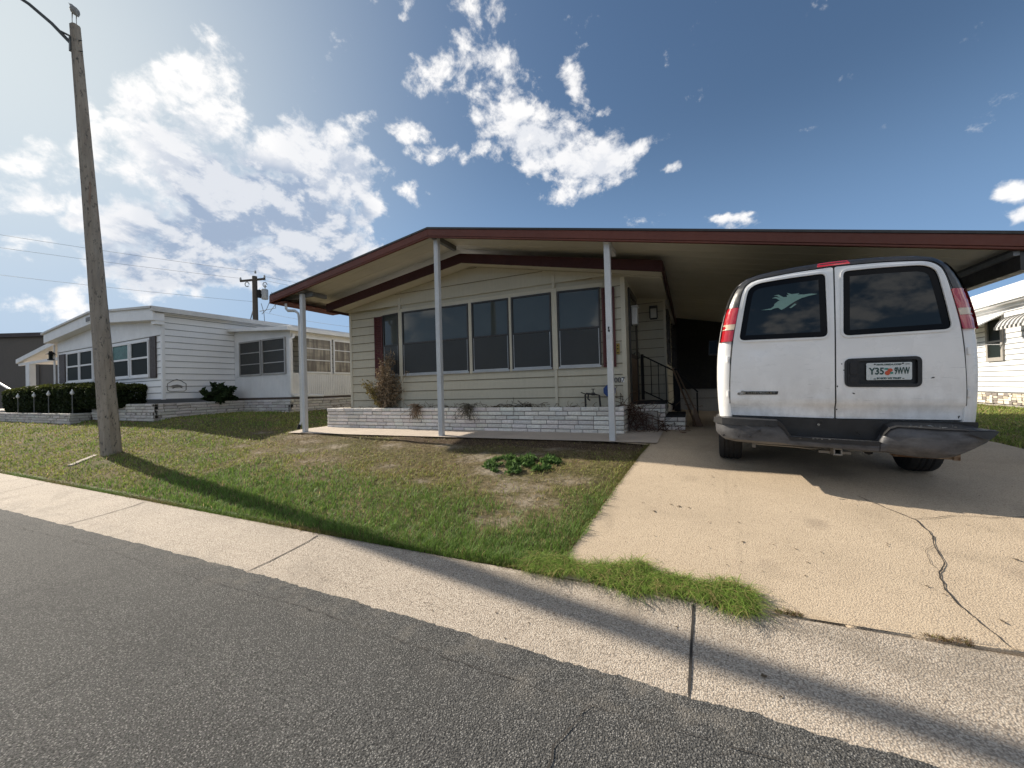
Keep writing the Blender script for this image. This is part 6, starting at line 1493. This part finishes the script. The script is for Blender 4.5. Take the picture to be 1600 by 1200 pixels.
def dry_tangle(name, label, cat, c, rad, n, col, size=.02, loops=.6, top=False, tl=.25, ymax=-.14):
    t = thing(name, label, cat, H(*c)); m = MB(); rs = random.Random(len(label))
    for i in range(n):
        p = Vector((c[0]+rs.gauss(0, rad[0]*.5), c[1]+rs.gauss(0, rad[1]*.5), c[2]+abs(rs.gauss(0, rad[2]*.5)))); a = rs.uniform(0, 6.28); pts = [p]; d = Vector((math.cos(a), math.sin(a)*.6, rs.uniform(-.2, .8)))
        for k in range(5):
            d = (d+Vector((rs.uniform(-loops, loops), rs.uniform(-loops, loops), rs.uniform(-loops, loops*.6)))).normalized(); p = p+d*tl/5; p = Vector((p.x, min(p.y, ymax), max(p.z, c[2]-.01))); pts.append(p)
        g = rs.uniform(.5, 1.3); m.tube(pts, .0038, 4, caps=False, col=tuple(v*g for v in col))
    m.v = [FH @ v for v in m.v]; m.build('stalks', M_twig, t, vcol=True, fix=False); return t
rsx = random.Random(9)
for x, lb in ((-4.35, 'dry brown weed tuft hanging over the brick planter left of the middle porch post'), (-3.05, 'thin grey weed tuft hanging over the brick planter right of the middle porch post')):
    t = thing('weed_tuft', lb, 'weed', H(x, -.45, -.38)); m = MB()
    for i in range(70):
        p = Vector((x+rsx.gauss(0, .05), -.42, -.37)); e = Vector((x+rsx.gauss(0, .13), -.50-rsx.uniform(.0, .10), rsx.uniform(-.66, -.30))); mid = p.lerp(e, .5)+Vector((0, -.05, .05)); g = rsx.uniform(.6, 1.2); c = (.26*g, .19*g, .13*g) if x < -4 else (.17*g, .155*g, .12*g)
        m.tube([p, mid, e], [.004, .004, .003], 4, caps=False, col=c)
        for q in range(3): f = rsx.uniform(.3, 1); b = mid.lerp(e, f); m.tube([b, b+Vector((rsx.gauss(0, .03), -.01, rsx.gauss(0, .03)))], .003, 4, caps=False, col=c)
    m.v = [FH @ v for v in m.v]; m.build('stalks', M_twig, t, vcol=True, fix=False)
dry_tangle('dry_weeds', 'row of low dry weeds along the top of the brick planter', 'weeds', (-2.9, -.24, -.40), (3.6, .12, .05), 230, (.15, .11, .075), tl=.13)
dry_tangle('dry_weeds', 'small dark dead weeds on the planter between the middle windows', 'weeds', (-1.95, -.22, -.39), (.42, .12, .07), 45, (.06, .05, .038), tl=.20)
def vine():
    t = thing('dry_vine', 'heap of dead reddish vine spilling from the planter corner onto the walkway by the steps', 'vine', H(.25, .12, -.84)); m = MB(); rs = random.Random(12)
    for i in range(230):
        f = rs.random()**.7; base = Vector((-.10, -.12, -.34)).lerp(Vector((.42, .12, -.82)), f); w_ = .05+.17*f
        p = base+Vector((rs.gauss(0, w_), rs.gauss(0, w_*.5), abs(rs.gauss(0, .07*(1-f*.4))))); pts = [p]; d = Vector((rs.uniform(-1, 1), rs.uniform(-.6, .4), rs.uniform(-.6, .5)))
        for k in range(5):
            d = (d+Vector((rs.uniform(-.6, .6), rs.uniform(-.5, .5), rs.uniform(-.6, .4)))).normalized(); p = p+d*.05; p = Vector((p.x, min(p.y, .36), max(p.z, -.838 if p.x > 0.0 or p.y < -.46 else -.40))); pts.append(p)
        g = rs.uniform(.5, 1.3); m.tube(pts, .0042, 4, caps=False, col=(.12*g, .072*g, .055*g))
    m.v = [FH @ v for v in m.v]; m.build('stalks', M_twig, t, vcol=True, fix=False)
vine()
def weed_patch():
    t = thing('broadleaf_weed', 'low clump of dark green broadleaf weed on the bare patch of lawn', 'weed', (-2.3, 4.75, -1.06)); n = 2600
    u = RNG.random(n)**.6; a = RNG.random(n)*6.28; X = -2.28+.52*u*np.cos(a); Y = 4.78+.36*u*np.sin(a)+.45*(X+2.28)*.3; nz = np.array([mnoise.noise((x*6, y*6, 1)) for x, y in zip(X, Y)])
    k = nz > -.02; X, Y, nz, u = X[k], Y[k], nz[k], u[k]; n = len(X)
    Z = zg(X, Y)+.01+(.09*np.clip(nz+.3, 0, 1)+.02)*RNG.random(n)*(1.2-u)
    c = np.array([.10, .175, .05])*(.4+1.1*RNG.random((n, 1))); leaf_cloud('foliage', t, np.stack([X, Y, Z], 1), .026, c, M_leaf, elong=3.4)
weed_patch()
def litter():
    n = 150; X = RNG.uniform(-.7, 3.0, n); Y = RNG.uniform(2.95, 5.4, n); V = []; F_ = []
    m = MB()
    for x, y in zip(X, Y):
        if x < x_drive(y)+.05: continue
        s = RNG.uniform(.003, .009)*(2.0 if RNG.random() < .12 else 1); a = RNG.uniform(0, 6.28); z = drv_z(x, y)+.006
        q = [(s*math.cos(a+b)*r_, s*math.sin(a+b)*r_) for b, r_ in ((0, 1.6), (1.3, .8), (2.6, 1.1), (4.2, .8))]; m.add([(x+u, y+v, z+.003*random.random()) for u, v in q], [(0, 1, 2, 3)])
    for i in range(60):
        x = RNG.uniform(-3.3, 1.6); y = RNG.uniform(float(y_front(x))+.02, float(y_back(x))-.1); s = RNG.uniform(.003, .008)*(2.2 if i == 0 else 1); a = RNG.uniform(0, 6.28); z = gut_z(x, y)+.004
        m.add([(x+s*math.cos(a+b), y+s*math.sin(a+b), z+.002*random.random()) for b in (0, 1.4, 3, 4.4)], [(0, 1, 2, 3)])
    o = m.build('leaf_litter', M_litter, None, fix=False); tag(o, 'specks of leaf litter scattered on the driveway and gutter', 'leaf litter', kind='stuff')
litter()
